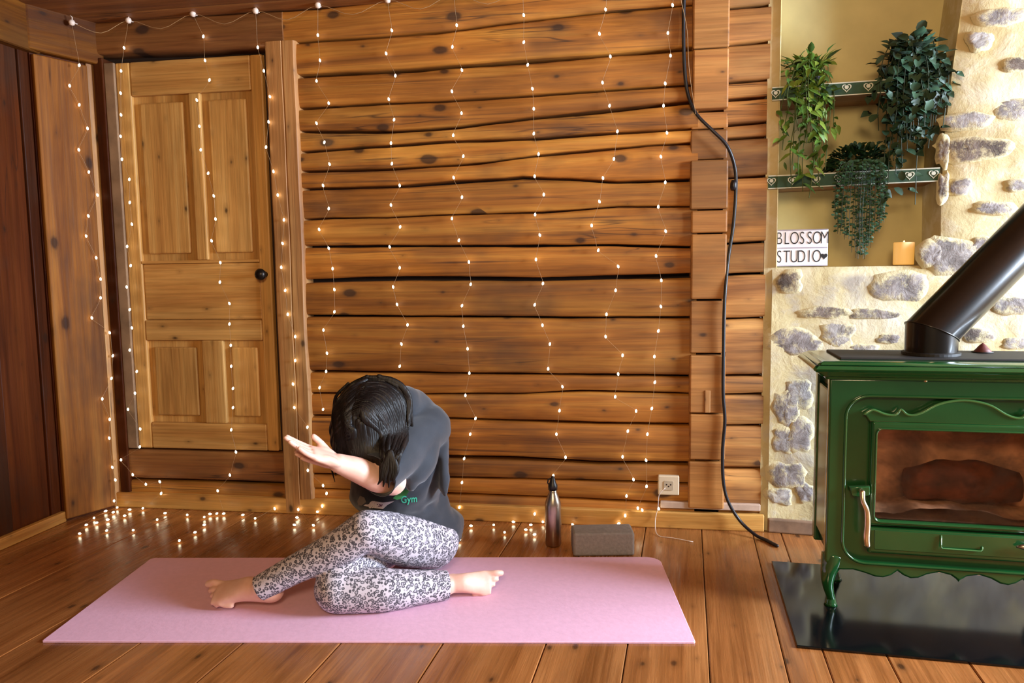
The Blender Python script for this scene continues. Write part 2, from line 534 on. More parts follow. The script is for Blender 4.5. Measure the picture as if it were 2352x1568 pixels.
# right-hand jamb: a tall split plank
pl = MB()
rings = []
for i in range(31):
    z = dz0 - 0.26 + (DZ(106, 650) + 0.015 - dz0 + 0.26) * i / 30
    xa = DX(634) + 0.004 * noise.noise((z * 3, 1, 1)); xb = DX(702) + 0.006 * noise.noise((z * 3, 4, 1))
    rings.append([(xa, 0.07, z), (xa, -0.012, z), (xa + 0.008, -0.022, z), ((xa + xb) / 2 + .006, -0.024, z), ((xa + xb) / 2 + .010, -0.016, z), ((xa + xb) / 2 + .014, -0.022, z), (xb - 0.008, -0.02, z), (xb, -0.01, z), (xb, 0.07, z)])
pl.rings(rings)
o = pl.build('jamb', M_jamb, door); smooth_by_angle(o.data, 0.7)
MB().box(DX(617), DX(634), 0.03, 0.07, dz0, dz1).build('shadow_gap', M_gap, door)
# leaf: stiles, rails and panels
xL, xR = DX(290), DX(620)
xm0, xm1 = DX(450), DX(476)
zt, zA, zB, zC, zD, zb = dz1, DZ(212), DZ(604), DZ(782), DZ(972), dz0
sw = DX(322) - DX(290)
yf = 0.006
leaf = MB().box(xL, xR, 0.026, 0.05, zb, zt).build('door_panel_back', M_door, door)
def rail(name, x0, x1, z0, z1, y, mat, bv=0.006):
    return MB().box(x0, x1, y, 0.03, z0, z1).build(name, mat, door, bevel=bv)
rail('stile', xL, xL + sw, zb, zt, yf, M_door)
rail('stile', xR - sw * 0.8, xR, zb, zt, yf, M_door)
rail('rail', xL + sw, xR - sw * 0.8, zA, zt, yf, M_doorh)
rail('rail', xL + sw, xR - sw * 0.8, zB - 0.0, zB + 0.012, yf, M_doorh, 0.002)
rail('middle_panel', xL + sw, xR - sw * 0.8, zC + 0.09, zB, yf + 0.010, M_doorh)
rail('rail', xL + sw, xR - sw * 0.8, zC, zC + 0.088, yf, M_doorh)
rail('rail', xL + sw, xR - sw * 0.8, zb, zD, yf, M_doorh)
rail('mullion', xm0, xm1, zB + 0.012, zA, yf, M_door)
rail('mullion', DX(450), DX(500), zD, zC, yf, M_door)
for x0, x1, z0, z1 in ((xL + sw, xm0, zB + .012, zA), (xm1, xR - sw * .8, zB + .012, zA), (xL + sw, DX(450), zD, zC), (DX(500), xR - sw * .8, zD, zC)):
    rail('raised_panel', x0 + 0.03, x1 - 0.03, z0 + 0.03, z1 - 0.03, yf + 0.008, M_door, 0.007)
kx, kz = WB.hit(607, 630)
M_iron = plain('dark_iron', '#2a2420', 0.35, 0.8)
kn = MB().lathe([(0.004, 0.0), (0.013, 0.0), (0.009, 0.01), (0.009, 0.02), (0.021, 0.028), (0.025, 0.042), (0.018, 0.055), (0.003, 0.059)], 18).build('knob', M_iron, door, True)
kn.location = (kx, yf, kz); kn.rotation_euler = (math.pi / 2, 0, 0)

# ---------------------------------------------------------------- left side: corner board and dark plank wall
P0, P1 = at_z(148, 1197), at_z(263, 1164)
dd = (P1 - P0); WC = Frame(math.atan2(dd.y, dd.x), P0)
hb = WC.hit(85, 128)[1]
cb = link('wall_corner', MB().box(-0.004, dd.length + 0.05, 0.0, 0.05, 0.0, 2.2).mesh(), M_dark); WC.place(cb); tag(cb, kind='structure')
x = 0.0
xw = dd.length
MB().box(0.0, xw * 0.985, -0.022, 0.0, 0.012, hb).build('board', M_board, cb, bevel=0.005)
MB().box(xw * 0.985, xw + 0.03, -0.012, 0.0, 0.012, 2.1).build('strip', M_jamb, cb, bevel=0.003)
Q0 = at_z(0, 1262)
dl = (P0 - Q0); yawL = math.atan2(dl.y, dl.x)
WL = Frame(yawL, P0)
lw = link('wall_left', MB().box(-3.6, 0.02, 0.03, 0.08, 0.0, 2.3).mesh(), M_gap); WL.place(lw); tag(lw, kind='structure')
xe = 0.0
k = 0
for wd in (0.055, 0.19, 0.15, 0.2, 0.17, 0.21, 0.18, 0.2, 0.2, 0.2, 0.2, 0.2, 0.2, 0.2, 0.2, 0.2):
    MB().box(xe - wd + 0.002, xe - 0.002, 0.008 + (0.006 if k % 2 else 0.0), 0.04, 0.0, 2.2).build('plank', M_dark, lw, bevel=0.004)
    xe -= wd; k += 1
bl = MB().box(-3.5, 0.0, -0.012, 0.012, 0.0, 0.045).build('baseboard_left', M_base, None, bevel=0.004); WL.place(bl); tag(bl, kind='structure')
# wall plate beam above the dark planks and the corner board
zlb = WL.hit(40, 120)[1]
bm_ = empty('trim_1'); WL.place(bm_); tag(bm_, kind='structure')
zcb = WC.hit(100, 128)[1]
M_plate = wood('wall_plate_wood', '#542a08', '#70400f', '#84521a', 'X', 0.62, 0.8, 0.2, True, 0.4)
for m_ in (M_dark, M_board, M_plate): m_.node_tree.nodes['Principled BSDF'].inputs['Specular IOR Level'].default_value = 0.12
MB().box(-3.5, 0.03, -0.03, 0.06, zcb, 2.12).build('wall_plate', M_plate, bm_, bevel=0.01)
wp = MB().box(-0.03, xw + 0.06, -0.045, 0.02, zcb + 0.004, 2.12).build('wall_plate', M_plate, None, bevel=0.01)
WC.place(wp); wp.name = 'trim_2'; tag(wp, kind='structure')

# ---------------------------------------------------------------- ceiling
zc = WB.hit(210, 64)[1] + 0.015
ceil = MB().box(-3.0, 4.0, -3.4, 0.9, zc + 0.03, zc + 0.1).build('ceiling', M_gap)
WB.place(ceil); tag(ceil, kind='structure')
yy = 0.7
for i in range(20):
    o = MB().box(-2.9, 3.9, yy - 0.198, yy - 0.002, zc, zc + 0.03).build('ceiling_board', M_ceil, ceil, bevel=0.004, seg=1)
    yy -= 0.2

# ---------------------------------------------------------------- baseboard of the back wall, cable duct and socket
bb = MB().box(-2.3, DX(1747, 1200) + .01, -0.022, 0.004, 0.0, WB.hit(1038, 1154)[1] + 0.0).build('baseboard_back', M_base, None, bevel=0.004)
WB.place(bb); tag(bb, kind='structure')
duct = MB().box(WB.hit(1516, 1150)[0], WB.hit(1745, 1170)[0], -0.018, 0.002, WB.hit(1600, 1166)[1], WB.hit(1600, 1151)[1]).build('trim_3', plain('duct_plastic', '#b89c88', 0.5), None, bevel=0.003)
WB.place(duct); tag(duct, kind='structure')

# ---------------------------------------------------------------- stone chimney wall with its niche
SP = WB.w(WB.hit(1757, 1000)[0] + 0.012, 0, 0)
WS = Frame(-0.28, (SP.x, SP.y - 0.012))
def plaster():
    m, t, b = nodes('lime_plaster')
    v = coords(t, (1, 1, 1), 0)
    n1 = tex_noise(t, v, 3.2, 5.0, 0.6, 0.4); n2 = tex_noise(t, v, 9.0, 6.0, 0.65, 0.3); n3 = tex_noise(t, v, 2.1, 3.0, 0.5, 0.6)
    c = ramp(t, n1, [(0.3, '#bfaa76'), (0.5, '#cfc092'), (0.7, '#dbd2b8')])
    c = mixc(t, ramp(t, n2, [(0.50, 0.0), (0.66, 0.5)]), c, lin('#e6dfcd'))
    sp = nd(t, 'ShaderNodeSeparateXYZ'); t.links.new(v, sp.inputs[0])
    # bare stone-grey wear below the ledge, smoother paint inside the niche
    low = ramp(t, sp.outputs[2], [(0.98, 1.0), (1.06, 0.0)])
    wear = math_n(t, 'MULTIPLY', ramp(t, math_n(t, 'ADD', math_n(t, 'MULTIPLY', n3, 0.6), math_n(t, 'MULTIPLY', n2, 0.4)), [(0.50, 0.0), (0.60, 0.75)]), low)
    c = mixc(t, wear, c, lin('#9a9088'))
    t.links.new(c, b.inputs['Base Color'])
    setp(b, Roughness=0.9)
    bump(t, b, n2, 0.5, 0.012)
    return m
M_plaster = plaster()
M_niche = plain('niche_paint', '#dccf98', 0.85, noise_amt=0.10, scale=4)
zl = WS.hit(1950, 612)[1]
ND = 0.24
NR = [WS.hit(*p) for p in ((2150, 612), (2164, 565), (2166, 430), (2174, 300), (2190, 170), (2214, 0), (2225, -80))]
def xr(z): return float(np.interp(z, [p[1] for p in NR], [p[0] for p in NR]))
def patch(fn, nu, nv, amp=0.006, f=6.0):
    vs, fs = [], []
    for i in range(nu + 1):
        for j in range(nv + 1):
            x, y, z = fn(i / nu, j / nv)
            d = amp * (noise.noise((x * f, z * f, y * f)) + 0.5 * noise.noise((x * f * 2.7, z * f * 2.7, 4.0 + y * 9)))
            vs.append((x + d * 0.2, y + d, z))
    for i in range(nu):
        for j in range(nv):
            a = i * (nv + 1) + j
            fs.append((a, a + nv + 1, a + nv + 2, a + 1))
    return vs, fs
ZT = 2.3
mb = MB()
mb.add(*patch(lambda u, v: (2.95 * u, 0.0 + max(0, v - 0.97) * 0.6, zl * v), 110, 46))
mb.add(*patch(lambda u, v: ((xr(zl + (ZT - zl) * v) * (1 - u) + 2.95 * u), 0.02 * math.exp(-u * 30), zl + (ZT - zl) * v), 96, 50, 0.008))
mb.add(*patch(lambda u, v: (xr(zl + (ZT - zl) * v) - 0.012 * u, 0.02 + (ND - 0.02) * u, zl + (ZT - zl) * v), 10, 40, 0.003))
mb.add(*patch(lambda u, v: (xr(zl) * u, 0.018 + ND * v, zl), 40, 10, 0.002))
mb.add(*patch(lambda u, v: (0.012 + 0.006 * v, ND * v, zl + (ZT - zl) * u), 30, 6, 0.002))
ws = link('wall_right', mb.mesh('wall_right'), M_plaster, None, True)
WS.place(ws); tag(ws, kind='structure')
nb = MB(); nb.add(*patch(lambda u, v: (-0.05 + (xr(ZT) + 0.1) * u, ND, zl - 0.05 + (ZT - zl + 0.05) * v), 40, 40, 0.004))
MB().box(-0.03, 0.016, 0.012, 0.16, 0.0, 2.34).build('plaster_strip', M_plaster, ws)
link('niche_back', nb.mesh('niche_back'), M_niche, ws, True)
MB().box(0.0, 2.9, -0.012, 0.03, 0.0, 0.055).build('plinth', plain('plinth_stone', '#8a6a50', 0.8, noise_amt=0.25, scale=12, bmp=0.4), ws, bevel=0.006)

def stone_mat():
    m, t, b = nodes('grey_stone')
    v = coords(t, (1, 1, 1), 5)
    n1 = tex_noise(t, v, 16.0, 6.0, 0.7, 0.6)
    c = ramp(t, n1, [(0.3, '#5f5852'), (0.45, '#8a827c'), (0.58, '#aaa39d'), (0.7, '#c9c0b0')])
    oi = nd(t, 'ShaderNodeObjectInfo')
    c = mixc(t, 1.0, c, ramp(t, oi.outputs['Random'], [(0, '#b9a99a'), (0.5, '#e6e2e6'), (1, '#ffffff')]), 'MULTIPLY')
    # plaster smeared over the stone from its rim inwards
    at = nd(t, 'ShaderNodeAttribute'); at.attribute_name = 'rim'
    f = math_n(t, 'ADD', at.outputs['Fac'], math_n(t, 'MULTIPLY', math_n(t, 'SUBTRACT', tex_noise(t, v, 20.0, 7.0, 0.75), 0.5), 2.6))
    c = mixc(t, ramp(t, f, [(0.10, 0.0), (0.55, 1.0)]), c, lin('#cfc298'))
    t.links.new(c, b.inputs['Base Color']); setp(b, Roughness=0.9)
    bump(t, b, n1, 0.6, 0.01)
    return m
M_stone = stone_mat()
STONES = [(1815, 650, 66, 50), (2068, 657, 122, 70), (2192, 588, 120, 82), (2140, 582, 50, 60), (1828, 785, 116, 66), (1920, 768, 86, 58), (1890, 718, 130, 30), (2010, 722, 120, 26),
          (1804, 935, 60, 96), (1835, 905, 70, 84), (1800, 1010, 66, 70), (1838, 1000, 62, 90), (1812, 1092, 92, 70), (1790, 1140, 60, 46), (1850, 1130, 46, 56),
          (2300, 38, 100, 40), (2252, 92, 52, 36), (2335, 150, 70, 30), (2226, 278, 100, 36), (2252, 342, 140, 52), (2332, 252, 80, 50), (2168, 345, 26, 68), (2166, 430, 26, 64), (2205, 428, 48, 34), (2285, 478, 80, 30), (2340, 425, 50, 26),
          (2260, 560, 60, 30), (2320, 700, 90, 44), (2245, 770, 70, 34), (2040, 778, 56, 28), (1985, 800, 66, 26), (2335, 790, 60, 30)]
for i, (px, py, w, h) in enumerate(STONES):
    x, z = WS.hit(px, py)
    rr = random.Random(100 + i)
    s = 2.75 / 1722
    a, c = w * s / 2, h * s / 2
    n = 18
    vs = [(0, -0.004, 0)]; rim = [0.0]
    for r, dep, rm in ((0.4, -0.004, 0.05), (0.7, -0.0035, 0.2), (0.92, -0.001, 0.5), (1.12, 0.010, 0.95)):
        for k in range(n):
            an = 2 * math.pi * k / n
            q = 1 + 0.34 * noise.noise((math.cos(an) * 1.3 + i * 7, math.sin(an) * 1.3, i * 3.1)) + 0.16 * noise.noise((math.cos(an) * 4 + i * 7, math.sin(an) * 4, 2.2))
            sq = 0.4 + 0.6 * (abs(math.cos(an)) ** 4 + abs(math.sin(an)) ** 4) ** -0.25
            vs.append((a * r * q * sq * math.cos(an), dep + rr.uniform(-.002, .002), c * r * q * sq * math.sin(an))); rim.append(rm)
    fs = [(0, 1 + (k + 1) % n, 1 + k) for k in range(n)]
    for ri in range(3):
        for k in range(n):
            A = 1 + ri * n + k; B = 1 + ri * n + (k + 1) % n
            fs.append((A, B, B + n, A + n))
    o = MB().add(vs, fs).build('stone', M_stone, ws, True)
    at_ = o.data.attributes.new('rim', 'FLOAT', 'POINT')
    at_.data.foreach_set('value', rim)
    o.location = (x, 0.0, z)

# side wall with the window that lets the daylight in (right of the picture)
sw_ = MB()
wx = 3.8
sw_.box(wx, wx + 0.12, -1.5, 0.50, 0, 2.2).box(wx, wx + 0.12, 1.94, 2.6, 0, 2.2).box(wx, wx + 0.12, 0.50, 1.94, 0, 0.85).box(wx, wx + 0.12, 0.50, 1.94, 1.98, 2.2)
side = sw_.build('wall_window', M_plaster); tag(side, kind='structure')
wf = empty('window_1', (wx, 0, 0)); tag(wf, kind='structure')
M_white = plain('white_paint', '#e8e4dc', 0.4, noise_amt=0.03)
fm = MB()
for a, b, c, d in ((0.50, 0.55, 0.85, 1.98), (1.89, 1.94, 0.85, 1.98), (0.50, 1.94, 0.85, 0.90), (0.50, 1.94, 1.93, 1.98)):
    fm.box(0.0, 0.06, a, b, c, d)
fm.build('window_frame', M_white, wf)
# ================================================================== THINGS ON THE FLOOR
M_mat = plain('mat_foam', '#e4b4cc', 0.62, noise_amt=0.03, scale=60, bmp=0.15)
mat = empty('yoga_mat', (-0.4231, 1.9949, 0.0), -0.0315)
tag(mat, 'pink foam yoga mat lying flat on the plank floor', 'yoga mat')
def rr_corner(x0, x1, y0, y1, r):
    return rrect(x0, x1, y0, y1, r, 5)
out = []
lo = rrect(-0.915, 0.915, 0.0, 0.61, 0.008, 3)
lo = [(-0.915 + .004, 0.0), (0.915 - .004, 0.0), (0.915, 0.004)] + [(0.915, 0.55)] + [(0.915 - 0.05 + 0.05 * math.cos(a), 0.56 + 0.05 * math.sin(a)) for a in np.linspace(0.1, math.pi / 2, 7)] + [(-0.905, 0.61), (-0.915, 0.602), (-0.915, 0.004)]
rings = [[(x, y, 0.0005) for x, y in lo], [(x, y, 0.005) for x, y in lo], [(x * 0.998, 0.305 + (y - 0.305) * 0.994, 0.006) for x, y in lo]]
MB().rings(rings).build('sheet', M_mat, mat)

# steel bottle
bp = at_z(1272, 1258)
bot = empty('water_bottle', (bp.x, bp.y + 0.03, 0))
tag(bot, 'slim brushed steel water bottle with black cap by the wall', 'bottle')
M_steel = plain('brushed_steel', '#b9aca0', 0.28, 1.0, 0.08, 30)
M_blackp = plain('black_plastic', '#17151a', 0.4)
r0 = 0.030
MB().lathe([(0.01, 0.0), (r0 - .004, 0.0), (r0, 0.006), (r0, 0.155), (r0 - 0.002, 0.168), (r0 - .008, 0.185), (0.0165, 0.2), (0.0145, 0.206), (0.0145, 0.214), (0.005, 0.214)], 28).build('body', M_steel, bot, True)
cp = MB().lathe([(0.01, 0.212), (0.017, 0.212), (0.0175, 0.228), (0.0135, 0.236), (0.009, 0.25), (0.006, 0.262), (0.0025, 0.264)], 20).build('cap', M_blackp, bot, True)
MB().tube([(-0.012, 0, 0.23), (-0.019, 0, 0.238), (-0.017, 0, 0.25), (-0.008, 0, 0.256)], 0.0028, 8).build('carry_loop', M_blackp, cp, True)

# foam block
b0, b1 = at_z(1317, 1279), at_z(1458, 1277)
d = b1 - b0
blk = MB().box(0, d.length, 0, 0.10, 0.0, 0.085).build('yoga_block', plain('grey_foam', '#837970', 0.85, noise_amt=0.1, scale=90, bmp=0.3), None, bevel=0.008, seg=3)
blk.location = (b0.x, b0.y + 0.004, 0); blk.rotation_euler = (0, 0, math.atan2(d.y, d.x))
tag(blk, 'grey foam yoga block lying behind the pink mat', 'yoga block')

# socket on the log wall
so = empty('wall_socket'); WB.place(so); tag(so, 'square white wall socket screwed to the lowest logs', 'socket')
sx0, sz1 = WB.hit(1511, 1088); sx1, sz0 = WB.hit(1559, 1133)
M_sock = plain('socket_plastic', '#d8c6a8', 0.4, noise_amt=0.03)
MB().box(sx0, sx1, -0.026, 0.004, sz0, sz1).build('plate', M_sock, so, bevel=0.004)
cx, cz = (sx0 + sx1) / 2, (sz0 + sz1) / 2
ins = plate('insert', [rrect(cx - 0.019, cx + 0.019, cz - 0.019, cz + 0.019, 0.006)], 0.003, plain('socket_insert', '#b7a68c', 0.5), so, 0.0008, -0.028)
for dx_, dz_ in ((-0.008, 0.004), (0.008, 0.004), (0, -0.003)):
    plate('hole', [[(cx + dx_ + 0.003 * math.cos(a), cz + dz_ + 0.003 * math.sin(a)) for a in np.linspace(0, 2 * math.pi, 9)[:-1]]], 0.001, M_blackp, ins, 0, -0.0285)

# black cable hanging down the post to the floor
def wpt(px, py, off): 
    x, z = WB.hit(px, py, off)
    return WB.w(x, off, z)
cab = [wpt(x, y, o) for x, y, o in ((1572, -30, -.02), (1570, 60, -.02), (1572, 150, -.02), (1580, 215, -.02), (1600, 262, -.035), (1637, 300, -.045), (1670, 335, -.04), (1688, 385, -.02), (1690, 440, -.015), (1684, 520, -.015), (1672, 600, -.02), (1664, 700, -.042), (1662, 800, -.042), (1661, 900, -.042), (1665, 965, -.042), (1660, 1030, -.042), (1661, 1100, -.045), (1672, 1150, -.05))]
cab += [at_z(1700, 1196, 0.05), at_z(1735, 1228, 0.012), at_z(1760, 1240, 0.006), at_z(1785, 1253, 0.006)]
o = MB().tube(catmull(cab, 5), 0.0065, 8, dome=2).build('power_cable', M_blackp, None, True)
tag(o, 'black power cable running down the stacked post to the floor', 'cable')
q = wpt(1686, 425, -.018)
MB().tube([q + Vector((0, 0, 0.018)), q + Vector((-0.001, 0, 0.008)), q + Vector((-0.002, 0, -0.008)), q + Vector((-0.003, 0, -0.018))], [0.009, 0.0125, 0.0125, 0.009], 10).build('connector', M_blackp, o, True)

# ---------------------------------------------------------------- hearth plate and stove
HY = -0.225
SF = at_z(1902, 1402)
ST = Frame(HY, (SF.x, SF.y))
h0 = at_z(1830, 1488)
hearth = MB()
hl = [(0, 0), (1.25, 0), (1.25, 0.60), (0.0, 0.60)]
hp = empty('hearth_plate', (h0.x, h0.y, 0), HY)
tag(hp, 'glossy black hearth plate on the floor under the stove', 'hearth plate')
M_hearth = plain('black_glass_enamel', '#08090c', 0.12, 0.0, 0.2, 5, coat=0.1)
MB().box(0, 1.25, 0, 0.60, 0.0005, 0.008).build('sheet', M_hearth, hp, bevel=0.002)

M_green = plain('green_enamel', '#184c24', 0.16, 0.0, 0.10, 6, coat=0.8)
M_greend = plain('green_enamel_side', '#1a4c24', 0.25, 0.0, 0.12, 6, coat=0.5)
M_brass = plain('worn_brass', '#d8c6a4', 0.3, 1.0, 0.12, 25)
M_soot = plain('soot_iron', '#1d1a18', 0.6, 0.2, 0.2, 12)
stove = empty('wood_stove', ST.o, HY)
tag(stove, 'green enamelled cast-iron wood stove with glass door on short legs', 'stove')
def SH(px, py, off=0.0): return ST.hit(px, py, off)
xl = SH(1900, 1100)[0]
xcen = SH(2209, 1200)[0]
xr_ = 2 * xcen - xl
def mir(x): return 2 * xcen - x
ztop = SH(2100, 872)[1]; zcor = SH(2100, 829)[1]
zapr = SH(1930, 1300)[1]
# front casting with scalloped apron
ap = [SH(px, py) for px, py in ((1899, 1288), (1905, 1303), (1915, 1308), (1938, 1309), (1960, 1309), (1985, 1316), (2010, 1325), (2029, 1327), (2047, 1322), (2062, 1312), (2075, 1322), (2092, 1329), (2110, 1328), (2130, 1320), (2158, 1315), (2185, 1322), (2200, 1333))]
ap[0] = (xl, ap[0][1])
zk = SH(2207, 1338)[1]
outer = [(xl, ztop)] + [(xl, ztop + (ap[0][1] - ztop) * k / 6) for k in range(1, 6)] + ap + [(xcen, zk)] + [(mir(x), z) for x, z in reversed(ap)] + [(xr_, ztop)]
ox, oz1 = SH(1945, 1000)[0], SH(2100, 914)[1]
oz0 = SH(1990, 1290)[1]
hole = rrect(ox, mir(ox), oz0, oz1, 0.06, 8)
plate('front_frame', [outer, hole], 0.034, M_green, stove, 0.006, 0.0)
# raised bead around the opening
lp = rrect(ox - 0.004, mir(ox) + 0.004, oz0 - 0.004, oz1 + 0.004, 0.064, 8)
MB().tube([(x, -0.001, z) for x, z in lp + lp[:2]], 0.0045, 8).build('bead', M_green, stove, True)
plate('recess_panel', [rrect(ox - 0.01, mir(ox) + 0.01, oz0 - 0.01, oz1 + 0.01, 0.06), rrect(SH(2016, 986)[0] - 0.012, mir(SH(2016, 986)[0]) + 0.012, SH(2016, 1194)[1] - 0.012, SH(2016, 986)[1] + 0.012, 0.01)], 0.01, M_greend, stove, 0, 0.024)
# body: side panels inset from the front casting, back and bottom
bx0, bx1, bd = xl + 0.018, xr_ - 0.018, 0.25
bodym = MB().box(bx0, bx0 + 0.012, 0.034, bd, zapr + .01, ztop + 0.01).box(bx1 - 0.012, bx1, 0.034, bd, zapr + .01, ztop + 0.01).box(bx0, bx1, bd - 0.012, bd, zapr + .01, ztop + 0.01).box(bx0, bx1, 0.034, bd, zapr + .01, zapr + 0.03)
bodym.build('body', M_greend, stove, bevel=0.003, seg=1)
MB().box(bx0 - 0.012, bx0 + 0.002, 0.05, bd - 0.045, zapr + 0.05, ztop - 0.04).build('side_panel', M_greend, stove, bevel=0.006)
MB().box(bx0 - 0.016, bx0 + 0.014, bd - 0.04, bd, zapr, ztop).build('corner_post', M_greend, stove, bevel=0.006)
MB().box(bx1 - 0.014, bx1 + 0.016, bd - 0.04, bd, zapr, ztop).build('corner_post', M_greend, stove, bevel=0.006)
# cornice
def ringrect(e, z, eb=None):
    eb = e if eb is None else eb
    return [(xl - e, -e, z), (xr_ + e, -e, z), (xr_ + e, bd + eb, z), (xl - e, bd + eb, z)]
hh = zcor - ztop
prof = [(0.0, -0.004), (0.012, 0.0), (0.016, 0.12), (0.028, 0.2), (0.036, 0.35), (0.050, 0.5), (0.054, 0.62), (0.046, 0.78), (0.040, 0.82), (0.036, 0.9), (0.020, 1.0), (0.010, 1.0)]
rg = [ringrect(e, ztop + (f * hh if f > 0 else f), 0.01) for e, f in prof]
tp = MB().rings(rg).build('top_cornice', M_green, stove)
bm = bmesh.new(); bm.from_mesh(tp.data)
bmesh.ops.bevel(bm, geom=[e for e in bm.edges if abs(e.verts[0].co.z - e.verts[1].co.z) > 1e-4 and e.calc_face_angle(0) > 0.8], offset=0.006, segments=2, affect='EDGES', clamp_overlap=True)
bm.to_mesh(tp.data); bm.free(); smooth_by_angle(tp.data, 0.5)
MB().box(xl + 0.03, xr_ - 0.03, 0.02, bd - 0.01, zcor - 0.002, zcor + 0.006).build('top_plate', M_soot, stove, bevel=0.003)
rv = MB().lathe([(0.001, 0), (0.006, 0), (0.004, 0.004), (0.001, 0.005)], 12).build('rivet', M_brass, stove, True)
rx, rz = SH(2125, 873); rv.location = (rx, -0.002, rz); rv.rotation_euler = (math.pi / 2, 0, 0)
# door
door_e = empty('door'); door_e.parent = stove
gx0, gz1 = SH(2016, 986); gx0b, gz0 = SH(2016, 1194)
fx0 = SH(1998, 1100)[0]; fz1 = SH(2030, 968)[1]; fz0 = SH(2010, 1206)[1]
dy = -0.004
plate('door_frame', [rrect(fx0, mir(fx0), fz0, fz1, 0.006, 3), rrect(gx0, mir(gx0), gz0, gz1, 0.016, 5)], 0.03, M_green, door_e, 0.007, dy)
lp = rrect(gx0 - 0.004, mir(gx0) + 0.004, gz0 - 0.004, gz1 + 0.004, 0.018, 5)
MB().tube([(x, dy - 0.001, z) for x, z in lp + lp[:2]], 0.003, 8).build('inner_bead', M_green, door_e, True)
# crest with its wave scroll
ws_ = [(1986, 950), (2000, 942), (2010, 942), (2030, 950), (2048, 953), (2060, 950), (2069, 940), (2082, 951), (2098, 953), (2120, 946), (2150, 930), (2180, 922), (2214, 919)]
wl = [SH(*q) for q in ws_]
xk = SH(2214, 930)[0]
wl = [(x, z) for x, z in wl[:-1]] + [(xk, wl[-1][1])]
full = wl + [(2 * xk - x, z) for x, z in reversed(wl[:-1])]
base_z = SH(2030, 966)[1]
plate('crest', [[(x, z) for x, z in full] + [(mir(fx0) + 0.004, base_z - 0.004), (fx0 - 0.004, base_z - 0.004)]], 0.02, M_green, door_e, 0.003, dy + 0.004)
M_scroll = plain('scroll_enamel', '#3f6e3c', 0.2, 0.0, 0.08, 10, coat=0.7)
MB().tube(catmull([(x, dy + 0.003, z) for x, z in full], 3), 0.004, 8, dome=2).build('scroll', M_scroll, door_e, True)
def glassmat():
    m, t, b = nodes('stove_glass')
    n = tex_noise(t, coords(t, (6, 6, 9), 0), 1.0, 4.0, 0.6, 0.5)
    mixn = nd(t, 'ShaderNodeMixShader'); tr = nd(t, 'ShaderNodeBsdfTransparent')
    tr.inputs[0].default_value = (0.95, 0.84, 0.76, 1)
    setp(b, Base_Color=lin('#2c1c15'), Roughness=0.06)
    t.links.new(ramp(t, n, [(0.42, 0.06), (0.66, 0.6)]), mixn.inputs[0])
    t.links.new(tr.outputs[0], mixn.inputs[1]); t.links.new(b.outputs[0], mixn.inputs[2])
    t.links.new(mixn.outputs[0], t.nodes['Material Output'].inputs[0])
    return m
gl = plate('glass', [rrect(gx0 - 0.004, mir(gx0) + 0.004, gz0 - 0.004, gz1 + 0.004, 0.014)], 0.004, glassmat(), door_e, 0, dy + 0.014)
# firebox behind the glass
fb = MB()
fbx0, fbx1, fbz0, fbz1 = gx0 - 0.02, mir(gx0) + 0.02, gz0 - 0.01, gz1 + 0.02
fb.box(fbx0, fbx1, 0.195, 0.21, fbz0, fbz1).box(fbx0 - .01, fbx0, 0.034, 0.21, fbz0, fbz1).box(fbx1, fbx1 + .01, 0.034, 0.21, fbz0, fbz1).box(fbx0, fbx1, 0.034, 0.21, fbz1, fbz1 + .01).box(fbx0, fbx1, 0.034, 0.21, fbz0 - 0.012, fbz0)
fb.build('firebox_lining', plain('firebrick', '#e0c2ae', 0.9, noise_amt=0.3, scale=10), stove)
ash = MB()
av, af = [], []
for i in range(21):
    for j in range(9):
        x = fbx0 + 0.004 + (fbx1 - fbx0 - 0.008) * i / 20; y = 0.036 + 0.155 * j / 8
        av.append((x, y, fbz0 + 0.022 + 0.02 * noise.noise((x * 14, y * 14, 1)) + 0.02 * math.exp(-((x - xcen) ** 2) / 0.02)))
for i in range(20):
    for j in range(8):
        a = i * 9 + j; af.append((a, a + 9, a + 10, a + 1))
ash.add(av, af)
a_ = ash.build('ash_bed', plain('wood_ash', '#e6d4c0', 0.95, noise_amt=0.2, scale=30), stove, True)
lg = MB()
rings = []
for i in range(15):
    t = i / 14
    c = Vector((fbx0 + 0.13 + 0.30 * t, 0.115, fbz0 + 0.095 + 0.012 * math.sin(t * 3)))
    rad = 0.062 * (0.55 + 0.45 * math.sin(math.pi * min(1, max(0, 0.12 + 0.76 * t)))) 
    rings.append([c + Vector((0, math.cos(a) * rad * (1 + .12 * noise.noise((t * 5, math.cos(a), math.sin(a)))), math.sin(a) * rad * (1 + .15 * noise.noise((t * 5, math.cos(a) + 4, math.sin(a)))))) for a in np.linspace(0, 2 * math.pi, 15)[:-1]])
lg.rings(rings).build('firewood', plain('charred_wood', '#6e4838', 0.8, noise_amt=0.5, scale=14), stove, True)
# lower drawer panel with pull
px0 = fx0; pz1 = SH(2010, 1210)[1]; pz0 = SH(2010, 1270)[1]
drw = empty('ash_drawer'); drw.parent = stove
plate('drawer_front', [rrect(px0, mir(px0), pz0, pz1, 0.004, 2)], 0.028, M_green, drw, 0.008, dy)
plate('drawer_field', [rrect(px0 + 0.016, mir(px0) - 0.016, pz0 + 0.014, pz1 - 0.006, 0.003, 2)], 0.004, M_green, drw, 0.0015, dy - 0.003)
qx0, qz0 = SH(2158, 1256); qx1, qz1 = SH(2254, 1232)
MB().tube([(qx0, dy - 0.005, qz1), (qx0, dy - 0.007, qz0 + .004), (qx0 + .004, dy - 0.008, qz0), (qx1 - .004, dy - 0.008, qz0), (qx1, dy - 0.007, qz0 + .004), (qx1, dy - 0.005, qz0 + .012)], 0.0024, 8).build('pull', M_scroll, drw, True)
kx_, kz_ = SH(2346, 1252)
